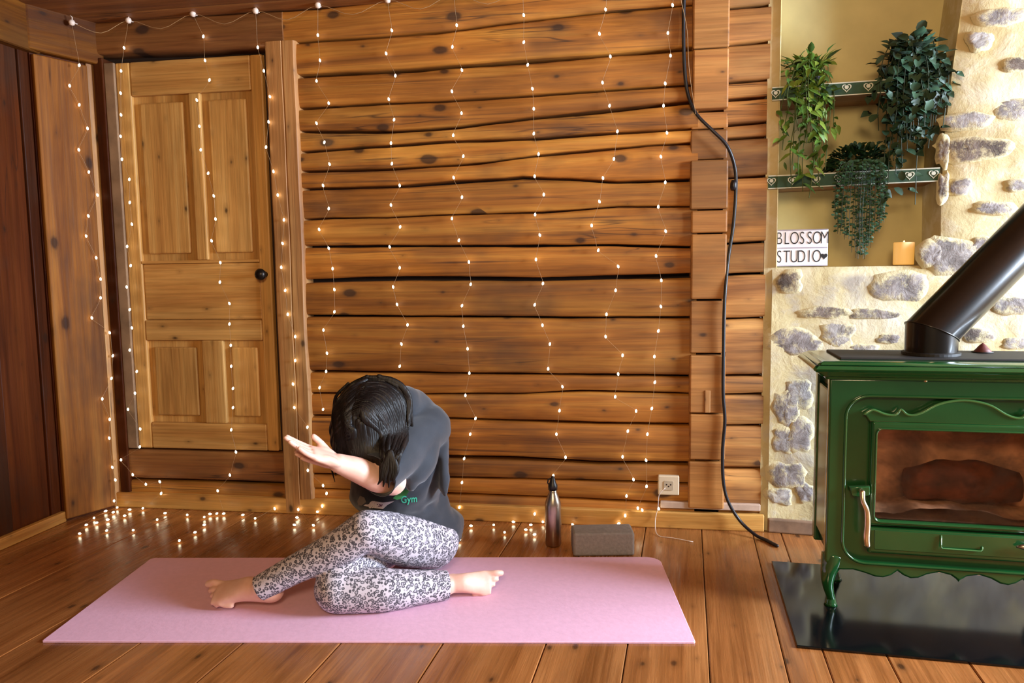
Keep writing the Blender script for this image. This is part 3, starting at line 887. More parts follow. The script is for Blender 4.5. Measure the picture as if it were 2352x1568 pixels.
kb = MB().tube([(kx_ - 0.016, dy - 0.012, kz_ + .001), (kx_ - 0.006, dy - 0.018, kz_ + .004), (kx_ + 0.008, dy - 0.018, kz_ + .002), (kx_ + 0.03, dy - 0.012, kz_ - .012)], [0.004, 0.008, 0.008, 0.005], 10, dome=2).build('latch', plain('nickel', '#b9b4a8', 0.3, 1.0), stove, True)
# handle
ha = empty('handle'); ha.parent = stove
hx, hz = SH(1976, 1126)
plate('bracket', [[SH(1950, 1116), SH(1996, 1114), SH(1996, 1134), SH(1976, 1140), SH(1955, 1136)]], 0.02, M_green, ha, 0.003, -0.012)
hpts = [(SH(1974, 1124)[0], -0.036, SH(1974, 1122)[1]), (SH(1974, 1140)[0], -0.044, SH(1974, 1140)[1]), (SH(1982, 1160)[0], -0.046, SH(1982, 1160)[1]), (SH(1984, 1190)[0], -0.044, SH(1984, 1190)[1]), (SH(1982, 1220)[0], -0.044, SH(1982, 1220)[1]), (SH(1984, 1240)[0], -0.042, SH(1984, 1240)[1])]
MB().tube(catmull(hpts, 5), lerp_list([0.008, 0.007, 0.0075, 0.009, 0.0095, 0.0085], 26), 12, dome=3).build('lever', M_brass, ha, True)
MB().tube([(hpts[0][0], -0.01, hpts[0][2]), (hpts[0][0], -0.04, hpts[0][2])], 0.006, 10).build('pivot', M_brass, ha, True)
# cabriole legs
def leg(xs, front):
    s = 1 if front else 1
    zt = zapr + 0.004
    pts = [(xs + 0.020, 0.026, zt + 0.02), (xs + 0.016, 0.022, zt - 0.018), (xs + 0.006, 0.012, zt - 0.05), (xs + 0.004, 0.012, zt - 0.085), (xs + 0.012, 0.02, zt - 0.12), (xs + 0.018, 0.024, 0.022), (xs + 0.014, 0.018, 0.012)]
    rad = [0.03, 0.028, 0.022, 0.0155, 0.012, 0.013, 0.017]
    c = catmull(pts, 4)
    return c, lerp_list(rad, len(c))
zt_ = zapr
for sx_, yy_ in ((0, 0), (1, 0), (0, 1), (1, 1)):
    h = zapr + 0.004
    path = [(0.028, 0.030, h + 0.02), (0.022, 0.024, h - 0.005), (0.014, 0.018, h - 0.03), (0.012, 0.016, h * 0.55), (0.020, 0.022, h * 0.3), (0.024, 0.026, 0.03), (0.024, 0.026, 0.0125)]
    rad = [0.034, 0.030, 0.023, 0.0165, 0.0125, 0.0125, 0.017]
    if sx_: path = [(xr_ - xl - a, b, c) for a, b, c in path]
    if yy_: path = [(a + (-0.05 if sx_ else 0.05), bd - b, c) for a, b, c in path]
    c = catmull([(xl + a, b, z) for a, b, z in path], 4)
    mbb = MB().tube(c, lerp_list(rad, len(c)), 12)
    fx, fy, fz = c[-1]
    mbb.tube([(fx, fy, 0.0085), (fx, fy, 0.02)], [0.02, 0.014], 12)
    o = mbb.build('leg', M_green, stove, True)
# flue pipe
pipe = empty('stove_pipe', ST.o, HY)
tag(pipe, 'matt black stove pipe bending diagonally up from the stove top', 'stove pipe')
PO = 0.125
pcx = SH(2138, 800, PO)[0]; pr = (SH(2198, 800, PO)[0] - SH(2078, 800, PO)[0]) / 2
ez = SH(2138, 762, PO)[1]
e2 = SH(2352, 580, PO)
dv = Vector((e2[0] - pcx, 0.10, e2[1] - ez)).normalized()
M_pipe = plain('stove_pipe_enamel', '#17120e', 0.26, 0.3, 0.2, 4, coat=0.25)
N = 40
def circ(c, a, b, r): return [c + a * (r * math.cos(2 * math.pi * k / N)) + b * (r * math.sin(2 * math.pi * k / N)) for k in range(N)]
A = Vector((1, 0, 0)); B = Vector((0, 1, 0))
lowr = circ(Vector((pcx, PO, zcor + 0.0065)), A, B, pr)
E = Vector((pcx, PO, ez)); nm = (Vector((0, 0, 1)) + dv).normalized()
def miter(base, d):
    return [p + d * ((E - p).dot(nm) / d.dot(nm)) for p in base]
mit = miter(lowr, Vector((0, 0, 1)))
L2 = 0.95
endr = [p + dv * (L2 - (p - E).dot(dv)) for p in mit]
o = MB().rings([lowr, mit]).build('lower_pipe', M_pipe, pipe); smooth_by_angle(o.data, 0.5)
o = MB().rings([mit, endr]).build('upper_pipe', M_pipe, pipe); smooth_by_angle(o.data, 0.5)
sm = [p * 1 for p in mit]
MB().tube([E + (p - E) * 1.012 for p in mit] + [E + (mit[0] - E) * 1.012], 0.0022, 6).build('elbow_seam', M_pipe, pipe, True)
MB().rings([circ(Vector((pcx, PO, zcor + 0.0065)), A, B, pr + 0.008), circ(Vector((pcx, PO, zcor + 0.014)), A, B, pr + 0.008), circ(Vector((pcx, PO, zcor + 0.016)), A, B, pr + 0.001)]).build('collar', M_soot, pipe)
# small red-brown cone on the stove
cxp, czp = SH(2256, 822, 0.19)
cone = empty('stove_ornament', ST.w(cxp, 0.19, zcor + 0.006)); tag(cone, 'small dark red pointed ornament on the stove top beside the pipe', 'ornament')
MB().lathe([(0.002, 0.0), (0.022, 0.0), (0.024, 0.004), (0.017, 0.012), (0.009, 0.022), (0.001, 0.029)], 14).build('cone', plain('red_clay', '#5b2018', 0.6), cone, True)
MB().lathe([(0.002, -0.0), (0.028, 0.0), (0.03, 0.003), (0.002, 0.003)], 14).build('dish', M_soot, cone, True)

# ================================================================== NICHE: shelves, plants, sign, candle
M_shelf = wood('shelf_wood', '#6e4a2c', '#8a6240', '#9a7450', 'X', 0.6, 0.3, 0.1, False)
M_ribbon = plain('green_ribbon', '#33503a', 0.8, noise_amt=0.1, scale=60)
M_trim = plain('ribbon_white', '#d9dccb', 0.8, noise_amt=0.04)
def heart_loop(s, n=18):
    out = []
    for k in range(n):
        a = 2 * math.pi * k / n
        out.append((s * 0.062 * 16 * math.sin(a) ** 3, s * 0.062 * (13 * math.cos(a) - 5 * math.cos(2 * a) - 2 * math.cos(3 * a) - math.cos(4 * a))))
    return out
def shelf(ptl, pbl, ptr, pbr, label, hearts, x_end=None):
    sh = empty('niche_shelf'); WS.place(sh); tag(sh, label, 'shelf')
    a, b = WS.hit(*ptl), WS.hit(*pbl); c, d_ = WS.hit(*ptr), WS.hit(*pbr)
    x0, x1 = a[0], c[0]
    zt = lambda x: np.interp(x, (x0, x1), (a[1], c[1])); zb = lambda x: np.interp(x, (x0, x1), (b[1], d_[1]))
    def slab(name, y0, y1, f0, f1, mat, par, xa=x0, xb=x1):
        vs = []
        for x in (xa, xb):
            h = zt(x) - zb(x)
            for y, f in ((y0, f0), (y1, f0), (y1, f1), (y0, f1)):
                vs.append((x, y, zb(x) + h * f))
        return MB().add(vs, [(0, 1, 2, 3), (7, 6, 5, 4), (0, 4, 5, 1), (1, 5, 6, 2), (2, 6, 7, 3), (3, 7, 4, 0)]).build(name, mat, par)
    slab('board', 0.012, ND - 0.004, 0.12, 0.72, M_shelf, sh, x0 + .02, x1 + 0.0)
    rb = slab('ribbon', 0.004, 0.010, 0.0, 1.0, M_ribbon, sh)
    slab('ribbon_edge', 0.002, 0.0045, 0.92, 1.0, M_trim, rb)
    slab('ribbon_edge', 0.002, 0.0045, 0.0, 0.07, M_trim, rb)
    for px, py in hearts:
        hx, hz = WS.hit(px, py)
        o_ = heart_loop(0.0165); i_ = heart_loop(0.0128)
        ho = plate('heart', [o_, i_], 0.0015, M_trim, rb, 0, 0.0)
        ho.location = (hx, 0.0025, hz)
        dt = plate('heart_dot', [[(0.0062 * (1 + 0.25 * (k % 2)) * math.cos(k * math.pi / 8), 0.0062 * (1 + 0.25 * (k % 2)) * math.sin(k * math.pi / 8)) for k in range(16)]], 0.0015, M_trim, rb, 0, 0.0)
        dt.location = (hx, 0.0025, hz + 0.002)
    return sh, (lambda x: zb(x) + (zt(x) - zb(x)) * 0.72)
sh1, top1 = shelf((1774, 200), (1774, 231), (2168, 172), (2168, 203), 'upper niche shelf edged with green ribbon of white hearts', [(1782, 214), (1840, 209), (1885, 204), (1945, 201), (1995, 198), (2045, 194), (2110, 190), (2150, 187)])
sh2, top2 = shelf((1765, 403), (1765, 434), (2160, 384), (2160, 416), 'lower niche shelf edged with green ribbon of white hearts', [(1772, 416), (1820, 414), (1874, 413), (1927, 409), (1975, 407), (2030, 405), (2090, 402), (2145, 399)])

def leafmat(name, c1, c2, c3):
    m, t, b = nodes(name)
    oi = nd(t, 'ShaderNodeObjectInfo')
    n = tex_noise(t, coords(t, (30, 30, 30), 5), 1.0, 2.0)
    mixv = math_n(t, 'ADD', math_n(t, 'MULTIPLY', oi.outputs['Random'], 0.75), math_n(t, 'MULTIPLY', n, 0.25))
    t.links.new(ramp(t, mixv, [(0.1, c1), (0.5, c2), (0.95, c3)]), b.inputs['Base Color'])
    setp(b, Roughness=0.55)
    return m
def leaf_mesh(name, L, W, kind, mat):
    mb = MB()
    if kind == 'ivy':      # lobed, folded blade
        o = [(0, 0), (0.35, 0.5), (0.15, 0.55), (0.5, 0.95), (0.75, 0.55), (1.0, 0.0)]
    elif kind == 'lance':
        o = [(0, 0), (0.15, 0.6), (0.4, 1.0), (0.7, 0.65), (1.0, 0.0)]
    else:
        o = [(0, 0), (0.25, 0.8), (0.6, 1.0), (0.9, 0.6), (1.0, 0.0)]
    n = len(o)
    mid = [(x * L, 0, -0.18 * L * x * x) for x, _ in o]
    lf = [(x * L, w * W / 2, 0.10 * W * w * 1.6 - 0.18 * L * x * x) for x, w in o]
    rt = [(x * L, -w * W / 2, 0.10 * W * w * 1.6 - 0.18 * L * x * x) for x, w in o]
    vs = mid + lf + rt
    fs = []
    for k in range(n - 1):
        fs.append((k, k + 1, n + k + 1, n + k)); fs.append((k + 1, k, 2 * n + k, 2 * n + k + 1))
    me = bpy.data.meshes.new(name)
    me.from_pydata(vs, [], fs); me.materials.append(mat); me.shade_smooth()
    return me
def orient(dirv, up):
    x = Vector(dirv).normalized(); z = Vector(up); z = (z - x * z.dot(x))
    z = z.normalized() if z.length > 1e-4 else Vector((0, 0, 1)); y = z.cross(x)
    return Matrix(((x.x, y.x, z.x), (x.y, y.y, z.y), (x.z, y.z, z.z)))

def planter(name, label, base, pot_r, pot_h, pot_mat, tilt=None):
    p = empty(name, (0, 0, 0)); WS.place(p)
    tag(p, label, 'plant')
    MB().lathe([(pot_r * 0.3, 0), (pot_r * 0.78, 0.0), (pot_r, pot_h * 0.92), (pot_r * 1.06, pot_h), (pot_r * 0.92, pot_h), (pot_r * 0.86, pot_h * 0.86), (0.004, pot_h * 0.86)], 18, base).build('pot', pot_mat, p, True)
    return p

def stem_paths(p, paths, rad, mat, name='stem'):
    for q in paths:
        MB().tube(q, rad, 5).build(name, mat, p)

M_pot = plain('dark_pot', '#3a3530', 0.6)
M_stem = plain('green_stem', '#4c5a24', 0.7)
M_stemd = plain('dark_stem', '#2c3a26', 0.7)

def hanging(p, meshes, base, pot_h, targets, nleaf, droop, seed, crown=None, size=(0.8, 1.25), spread=0.016):
    """stems rise out of the pot, bend over its rim and hang down to the measured tips"""
    rr = random.Random(seed)
    stems = []
    for tx, ty, tz in targets:
        b = Vector(base) + Vector((rr.uniform(-.02, .02), rr.uniform(-.02, .02), pot_h * 0.85))
        rise = rr.uniform(0.03, 0.07) + droop
        t = Vector((tx, ty, tz))
        over = Vector((b.x + (tx - b.x) * 0.55, b.y + (ty - b.y) * 0.6, b.z + rise))
        q = [b, b.lerp(over, 0.5) + Vector((0, 0, 0.015))] + [over]
        for k in range(1, 5):
            f = k / 4
            q.append(Vector((over.x + (tx - over.x) * min(1, f * 1.4) + rr.uniform(-.008, .008), over.y + (ty - over.y) * min(1, f * 1.6) + rr.uniform(-.008, .008), over.z + (tz - over.z) * f ** 1.15)))
        stems.append(catmull(q, 5))
    stem_paths(p, stems, 0.0016, M_stem if meshes is LEAF_PALE else M_stemd)
    cnt = 0
    while cnt < nleaf:
        s = rr.choice(stems)
        k = rr.randrange(2, len(s) - 1)
        d = (s[k + 1] - s[k - 1]).normalized()
        side = Vector((rr.uniform(-1, 1), rr.uniform(-1.0, 0.35), rr.uniform(-0.5, 0.4)))
        dirv = d * 0.5 + side
        o = bpy.data.objects.new('leaf', rr.choice(meshes)); COL.objects.link(o); o.parent = p
        sc = rr.uniform(*size)
        o.matrix_local = Matrix.LocRotScale(s[k] + Vector((rr.uniform(-1, 1), rr.uniform(-1, 0.6), rr.uniform(-1, 1))) * spread, orient(dirv, (rr.uniform(-.5, .5), -0.8, 0.9)), (sc, sc, sc))
        cnt += 1
    if crown:
        for _ in range(crown):
            a = rr.uniform(0, 2 * math.pi); e = rr.uniform(0.15, 1.1)
            dirv = Vector((math.cos(a) * math.cos(e), math.sin(a) * math.cos(e) - 0.2, math.sin(e)))
            o = bpy.data.objects.new('leaf', rr.choice(meshes)); COL.objects.link(o); o.parent = p
            sc = rr.uniform(*size) * 1.15
            o.matrix_local = Matrix.LocRotScale(Vector(base) + Vector((0, 0, pot_h)) + dirv * rr.uniform(0.02, crown_r), orient(dirv, (0, -0.3, 1)), (sc, sc, sc))

def mass(p, meshes, base, targets, n, seed, size):
    """tangle of small leaves between the stems, too fine to tell apart"""
    rr = random.Random(seed)
    mb = MB()
    src = [([tuple(v.co) for v in m.vertices], [tuple(f.vertices) for f in m.polygons]) for m in meshes]
    b = Vector(base) + Vector((0, -0.03, 0.06))
    for _ in range(n):
        t = Vector(rr.choice(targets))
        f = rr.random() ** 0.8 * 0.92
        q = b.lerp(t, f) + Vector((rr.uniform(-.035, .035), rr.uniform(-.03, .02), rr.uniform(-.03, .03) + 0.03 * math.sin(f * math.pi)))
        q.y = min(q.y, -0.004) if q.z < base[2] + 0.02 else q.y
        vs, fs = rr.choice(src)
        R = orient((rr.uniform(-1, 1), rr.uniform(-1, 0.2), rr.uniform(-1, 0.4)), (rr.uniform(-.5, .5), -0.8, 0.9))
        s = rr.uniform(*size)
        mb.add([q + R @ (Vector(v) * s) for v in vs], fs)
    tag(mb.build('foliage', meshes[0].materials[0], p, True), kind='stuff')

M_l1 = leafmat('pale_leaf', '#2c4a14', '#557a26', '#8aa03c')
M_l2 = leafmat('dark_leaf', '#16281a', '#24402a', '#3d5c44')
M_l3 = leafmat('deep_leaf', '#0f2a14', '#1b3d1e', '#2c5430')
LEAF_PALE = [leaf_mesh('pale_leaf', 0.050, 0.018, 'lance', M_l1), leaf_mesh('pale_leaf_b', 0.036, 0.019, 'lance', M_l1)]
LEAF_DARK = [leaf_mesh('dark_leaf', 0.052, 0.036, 'ivy', M_l2), leaf_mesh('dark_leaf_b', 0.042, 0.032, 'round', M_l2)]
LEAF_DEEP = [leaf_mesh('deep_leaf', 0.02, 0.014, 'round', M_l3)]
def NP(px, py, off=0.02):
    x, z = WS.hit(px, py, off); return (x, off, z)
# pale trailing plant
bx_, _, _ = NP(1858, 200, 0.09)
crown_r = 0.10
base = (bx_, 0.085, top1(bx_) + 0.001)
pp = planter('trailing_bamboo_plant', 'pale green trailing plant with thin leaves, leftmost on the upper niche shelf', base, 0.05, 0.05, M_pot)
tg = [NP(x, y, o) for x, y, o in ((1792, 300, -.01), (1800, 345, 0.0), (1818, 380, -.01), (1835, 410, -.02), (1845, 440, -.015), (1862, 455, -.02), (1850, 330, -.03), (1830, 300, -.03), (1880, 320, -.03), (1890, 350, -.01), (1905, 300, 0.0), (1918, 305, 0.0), (1900, 390, -.01), (1870, 400, -.02), (1805, 255, -.02), (1815, 430, -.01), (1855, 280, -.04), (1895, 260, -.02), (1880, 430, -.015))]
hanging(pp, LEAF_PALE, base, 0.05, tg, 225, 0.0, 11, 60)
mass(pp, LEAF_PALE, base, tg, 130, 14, (0.55, 0.9))
# big dark ivy
bx_, _, _ = NP(2085, 180, 0.09)
crown_r = 0.12
base = (bx_, 0.085, top1(bx_) + 0.001)
pd = planter('trailing_ivy', 'large dark grey-green trailing ivy on the right of the upper niche shelf', base, 0.06, 0.06, M_pot)
tg = [NP(x, y, o) for x, y, o in ((2012, 225, 0), (2020, 300, 0), (2015, 265, -.02), (2035, 330, -.01), (2050, 370, -.02), (2060, 400, -.02), (2070, 385, -.03), (2085, 350, -.03), (2100, 330, -.04), (2110, 345, -.02), (2130, 340, -.01), (2150, 280, 0), (2165, 290, 0), (2160, 240, 0), (2140, 310, -.02), (2075, 300, -.05), (2100, 260, -.06), (2060, 280, -.05), (2040, 250, -.04), (2130, 250, -.04), (2120, 290, -.05), (2090, 320, -.05), (2175, 200, 0.0), (2045, 420, -.02), (2030, 480, -.02), (2100, 470, -.02))]
hanging(pd, LEAF_DARK, base, 0.06, tg, 220, 0.035, 12, 40, (0.7, 1.1), 0.022)
mass(pd, LEAF_DARK, base, tg, 330, 13, (0.6, 0.95))
rr = random.Random(5)
# upright leafy shoots of the ivy
for px, py in ((2108, 65), (2080, 85), (2060, 105), (2095, 100), (2120, 110), (2150, 120), (2040, 130), (2070, 140), (2130, 150), (2160, 160), (2020, 160), (2050, 165), (2100, 140), (2085, 120), (2145, 175), (2030, 185)):
    e = Vector(NP(px, py + 10, 0.03))
    b = Vector(base) + Vector((0, 0, 0.05))
    q = catmull([b, b.lerp(e, 0.5) + Vector((0, 0, 0.02)), e], 4)
    MB().tube(q, 0.0014, 5).build('stem', M_stemd, pd)
    for k in range(2):
        o = bpy.data.objects.new('leaf', rr.choice(LEAF_DARK)); COL.objects.link(o); o.parent = pd
        sc = rr.uniform(0.8, 1.15)
        o.matrix_local = Matrix.LocRotScale(q[-1 - k * 2], orient((rr.uniform(-1, 1), -0.3, rr.uniform(0, 1.2)), (0, -1, 0.5)), (sc, sc, sc))
# small bushy plant with a beard of fine strands
bx_, _, _ = NP(1968, 395, 0.07)
base = (bx_, 0.07, top2(bx_) + 0.001)
pf = planter('string_plant', 'bushy dark green plant with a beard of fine strands on the lower niche shelf', base, 0.05, 0.04, M_pot)
rr = random.Random(9)
ms = bpy.data.meshes.new('foliage')
mb = MB()
lv = [tuple(v.co) for v in LEAF_DEEP[0].vertices]; lf_ = [tuple(f.vertices) for f in LEAF_DEEP[0].polygons]
def put(mb, P, dirv, up, s):
    R = orient(dirv, up)
    mb.add([Vector(P) + R @ (Vector(v) * s) for v in lv], lf_)
for _ in range(520):
    a = rr.uniform(0, 2 * math.pi); e = math.asin(rr.uniform(0.0, 1))
    d = Vector((math.cos(a) * math.cos(e) * 0.105, math.sin(a) * math.cos(e) * 0.075 - 0.01, math.sin(e) * 0.085))
    put(mb, Vector(base) + Vector((0, 0, 0.025)) + d * rr.uniform(0.75, 1.0), d + Vector((rr.uniform(-.05, .05), 0, rr.uniform(-.05, .03))), (0, -.5, 1), rr.uniform(0.8, 1.3))
tag(mb.build('foliage', M_l3, pf, True), kind='stuff')
mb = MB(); ml = MB()
for i in range(46):
    px = rr.uniform(1908, 2042)
    tip = np.interp(px, (1905, 1930, 1965, 1990, 2015, 2045), (520, 560, 600, 598, 560, 500)) * rr.uniform(0.93, 1.0)
    t = NP(px + (1968 - px) * 0.12, tip, -0.035 + rr.uniform(-.015, .02))
    s = Vector(base) + Vector((rr.uniform(-.03, .03), -0.03, 0.045))
    ov = Vector((s.x + (t[0] - s.x) * 0.8, t[1] - 0.01, base[2] + 0.03))
    q = catmull([s, ov, (t[0] + rr.uniform(-.004, .004), t[1], ov.z + (t[2] - ov.z) * 0.5), t], 7)
    mb.tube(q, 0.0009, 4)
    for k in range(5, len(q) - 1):
        for sd in (-1, 1):
            if rr.random() < 0.62:
                put(ml, q[k] + Vector((0, 0, rr.uniform(-.006, .006))), (sd, rr.uniform(-.6, .2), rr.uniform(-.4, .2)), (0, -1, .6), rr.uniform(0.4, 0.75))
tag(mb.build('strands', M_stemd, pf), kind='stuff')
tag(ml.build('strand_leaves', M_l3, pf, True), kind='stuff')

# light box sign on the ledge
bx0, bz0 = WS.hit(1781, 613, -0.0); bx1, bz1 = WS.hit(1907, 524, -0.0)
zl_ = zl + 0.004
box = empty('light_box_sign', WS.w((bx0 + bx1) / 2, 0.03, zl_), WS.yaw + 0.10)
tag(box, 'white light box sign with black letters on the niche ledge', 'sign')
w_, h_ = bx1 - bx0, bz1 - zl_
M_box = plain('sign_plastic', '#c9c4c6', 0.4, noise_amt=0.03)
M_lit = emit('sign_panel', '#e4e0e6', 0.32)
M_rail = plain('sign_rail', '#b9b2c0', 0.35)
MB().box(-w_ / 2, w_ / 2, 0.002, 0.05, 0, h_).build('case', M_box, box, bevel=0.003)
for k in range(2):
    z0 = 0.004 + k * (h_ - 0.004) / 2
    MB().box(-w_ / 2 + 0.004, w_ / 2 - 0.004, -0.001, 0.003, z0, z0 + (h_ - 0.004) / 2 - 0.004).build('panel', M_lit, box)
for z0 in (0.0, h_ / 2 - 0.002, h_ - 0.004):
    MB().box(-w_ / 2 + 0.002, w_ / 2 - 0.002, -0.004, 0.003, z0, z0 + 0.004).build('rail', M_rail, box, bevel=0.001, seg=1)
M_ink = plain('letter_black', '#15141a', 0.5)
for txt, row in (('BLOSSOM', 1), ('STUDIO', 0)):
    n = len(txt) if row else 7
    for k, ch in enumerate(txt):
        me = text_mesh(ch, 0.067, 0.64, 0.0006, -0.0009)
        xs = [v.co.x for v in me.vertices]
        mx = (min(xs) + max(xs)) / 2
        for v in me.vertices: v.co.x -= mx
        me.transform(Matrix.Rotation(math.pi / 2, 4, 'X'))
        o = link('letter', me, M_ink, box)
        o.location = (-w_ / 2 + w_ * (k + 0.5) / 7.0, -0.002, 0.004 + row * (h_ / 2) + 0.010)
hl_ = heart_loop(0.0125)
ho = plate('heart', [hl_], 0.0014, M_ink, box, 0, 0)
ho.location = (w_ / 2 - w_ / 14 - 0.001, -0.003, h_ / 4 + 0.002)

# LED candle
cx_, _ = WS.hit(2075, 600, 0.06)
can = empty('led_candle', WS.w(cx_, 0.06, zl_))
tag(can, 'glowing cream flameless pillar candle on the niche ledge', 'candle')
cr = (WS.hit(2099, 600, 0.06)[0] - WS.hit(2051, 600, 0.06)[0]) / 2
ch_ = WS.hit(2075, 556, 0.06)[1] - zl_
def candlemat():
    m, t, b = nodes('candle_wax')
    tc = nd(t, 'ShaderNodeTexCoord'); sp = nd(t, 'ShaderNodeSeparateXYZ'); t.links.new(tc.outputs['Object'], sp.inputs[0])
    setp(b, Base_Color=lin('#ecd6a6'), Roughness=0.5, Emission_Color=lin('#ffb040'), Emission_Strength=0.5)
    return m
MB().lathe([(0.002, 0.0), (cr * 0.97, 0.0), (cr, 0.004), (cr, ch_ - 0.003), (cr * 0.95, ch_), (cr * 0.82, ch_ - 0.003), (cr * 0.7, ch_ - 0.014), (0.004, ch_ - 0.017)], 28).build('wax', candlemat(), can, True)
MB().lathe([(0.001, ch_ - 0.016), (0.0045, ch_ - 0.012), (0.005, ch_ - 0.006), (0.003, ch_ + 0.002), (0.0006, ch_ + 0.007)], 10).build('flame', emit('candle_flame', '#ffd27a', 5.0), can, True)

# ================================================================== CURTAIN OF FAIRY LIGHTS
M_wire = plain('clear_wire', '#a8845c', 0.4)
M_bulb = emit('bulb_glow', '#fff0c8', 10.0)
M_hook = plain('white_hook', '#e6d2c4', 0.5)
STR = [
 [(165, 52), (182, 150), (160, 197), (182, 241), (201, 295), (181, 344), (204, 395), (224, 448), (203, 496), (198, 542), (221, 592), (231, 641), (231, 684), (211, 730), (252, 764), (259, 817), (256, 869), (235, 916), (252, 963), (251, 1006), (258, 1073), (265, 1102), (262, 1150)],
 [(295, 47), (285, 110), (278, 163), (277, 214), (278, 264), (277, 313), (280, 366), (297, 412), (298, 465), (303, 515), (292, 566), (300, 610), (291, 659), (298, 711), (303, 753), (298, 804), (314, 853), (310, 903), (294, 940), (322, 985), (321, 1026), (278, 1056), (305, 1090), (335, 1112)],
 [(443, 32), (467, 84), (471, 139), (481, 184), (452, 230), (458, 290), (461, 344), (478, 398), (491, 450), (495, 503), (486, 553), (506, 603), (505, 648), (527, 697), (527, 744), (530, 793), (531, 841), (535, 892), (535, 936), (531, 987), (542, 1038), (528, 1091), (500, 1127)],
 [(587, 25), (592, 109), (606, 163), (620, 222), (617, 280), (611, 338), (628, 394), (638, 448), (652, 505), (649, 559), (646, 614), (655, 667), (661, 722), (678, 773), (678, 828), (673, 882), (676, 936), (706, 981), (715, 1030), (707, 1080), (742, 1115), (750, 1133), (740, 1162)],
 [(730, 12), (730, 81), (735, 139), (727, 186), (755, 237), (727, 283), (745, 327), (757, 377), (742, 426), (755, 479), (733, 527), (755, 570), (764, 617), (768, 665), (768, 716), (743, 758), (751, 811), (749, 853), (734, 890), (742, 940)],
 [(890, 0), (900, 70), (887, 123), (908, 174), (893, 228), (905, 275), (898, 329), (900, 376), (918, 426), (898, 471), (919, 521), (895, 567), (918, 615), (903, 659), (912, 699), (936, 746), (922, 790), (918, 841)],
 [(1042, -14), (1049, 58), (1039, 108), (1061, 161), (1038, 210), (1060, 260), (1041, 311), (1064, 359), (1042, 408), (1061, 453), (1038, 502), (1054, 552), (1077, 602), (1081, 653), (1061, 702), (1064, 749), (1074, 801), (1078, 857), (1069, 908), (1092, 961), (1080, 997), (1066, 1053), (1061, 1108), (1055, 1165)],
 [(1200, -24), (1203, 35), (1203, 97), (1212, 149), (1223, 204), (1226, 250), (1226, 307), (1237, 354), (1228, 405), (1249, 447), (1229, 493), (1240, 540), (1231, 596), (1247, 651), (1228, 700), (1246, 747), (1263, 790), (1259, 847), (1292, 888), (1285, 943), (1278, 997), (1299, 1050), (1271, 1092)],
 [(1395, -34), (1391, 22), (1377, 78), (1402, 130), (1384, 190), (1400, 243), (1418, 302), (1410, 365), (1385, 409), (1377, 463), (1359, 518), (1374, 575), (1420, 612), (1414, 667), (1393, 722), (1391, 773), (1430, 816), (1420, 859), (1413, 911), (1461, 944), (1442, 990), (1430, 1049), (1455, 1101), (1439, 1139)],
 [(1548, -44), (1545, 12), (1534, 76), (1540, 128), (1528, 192), (1524, 243), (1532, 305), (1518, 360), (1528, 419), (1512, 475), (1529, 531), (1507, 588), (1519, 644), (1518, 704), (1512, 760), (1503, 819), (1504, 878), (1497, 938), (1487, 997), (1484, 1057), (1485, 1117), (1465, 1167)]]
FLO = [
 [(269, 1165), (260, 1176), (243, 1173), (247, 1193), (222, 1200), (216, 1189), (198, 1205), (183, 1225), (245, 1218)],
 [(367, 1106), (370, 1133), (328, 1167), (298, 1170), (286, 1184), (306, 1217), (361, 1193)],
 [(514, 1179), (498, 1179), (482, 1180), (469, 1187), (469, 1205), (448, 1222), (412, 1241), (379, 1178), (430, 1182)],
 [(729, 1175), (720, 1206), (685, 1170), (682, 1188), (676, 1205), (631, 1168), (586, 1190), (558, 1182)],
 [], [],
 [(1055, 1240), (1082, 1207), (1134, 1205), (1159, 1222)],
 [(1247, 1198), (1228, 1180), (1219, 1205), (1208, 1216), (1228, 1227), (1179, 1198)],
 [(1436, 1184), (1421, 1202), (1357, 1210), (1315, 1204)],
 [(1475, 1171), (1513, 1168)]]
cur = empty('fairy_light_curtain', WB.w(-0.9, -0.05, 0.0), WB.yaw)
tag(cur, 'curtain of warm white fairy lights hanging in front of the log wall and door', 'fairy lights')
inv = Matrix.LocRotScale(cur.location, cur.rotation_euler.to_quaternion(), None).inverted()
bme = MB().lathe([(0.0006, -0.006), (0.0027, -0.0048), (0.0041, -0.0017), (0.0043, 0.0017), (0.0027, 0.005), (0.001, 0.0072)], 10).mesh('bulb')
bme.materials.append(M_bulb); bme.shade_smooth()
rr = random.Random(21)
BACKLINE = lambda px, py: at_z(px, py, 0.010)
heads = []
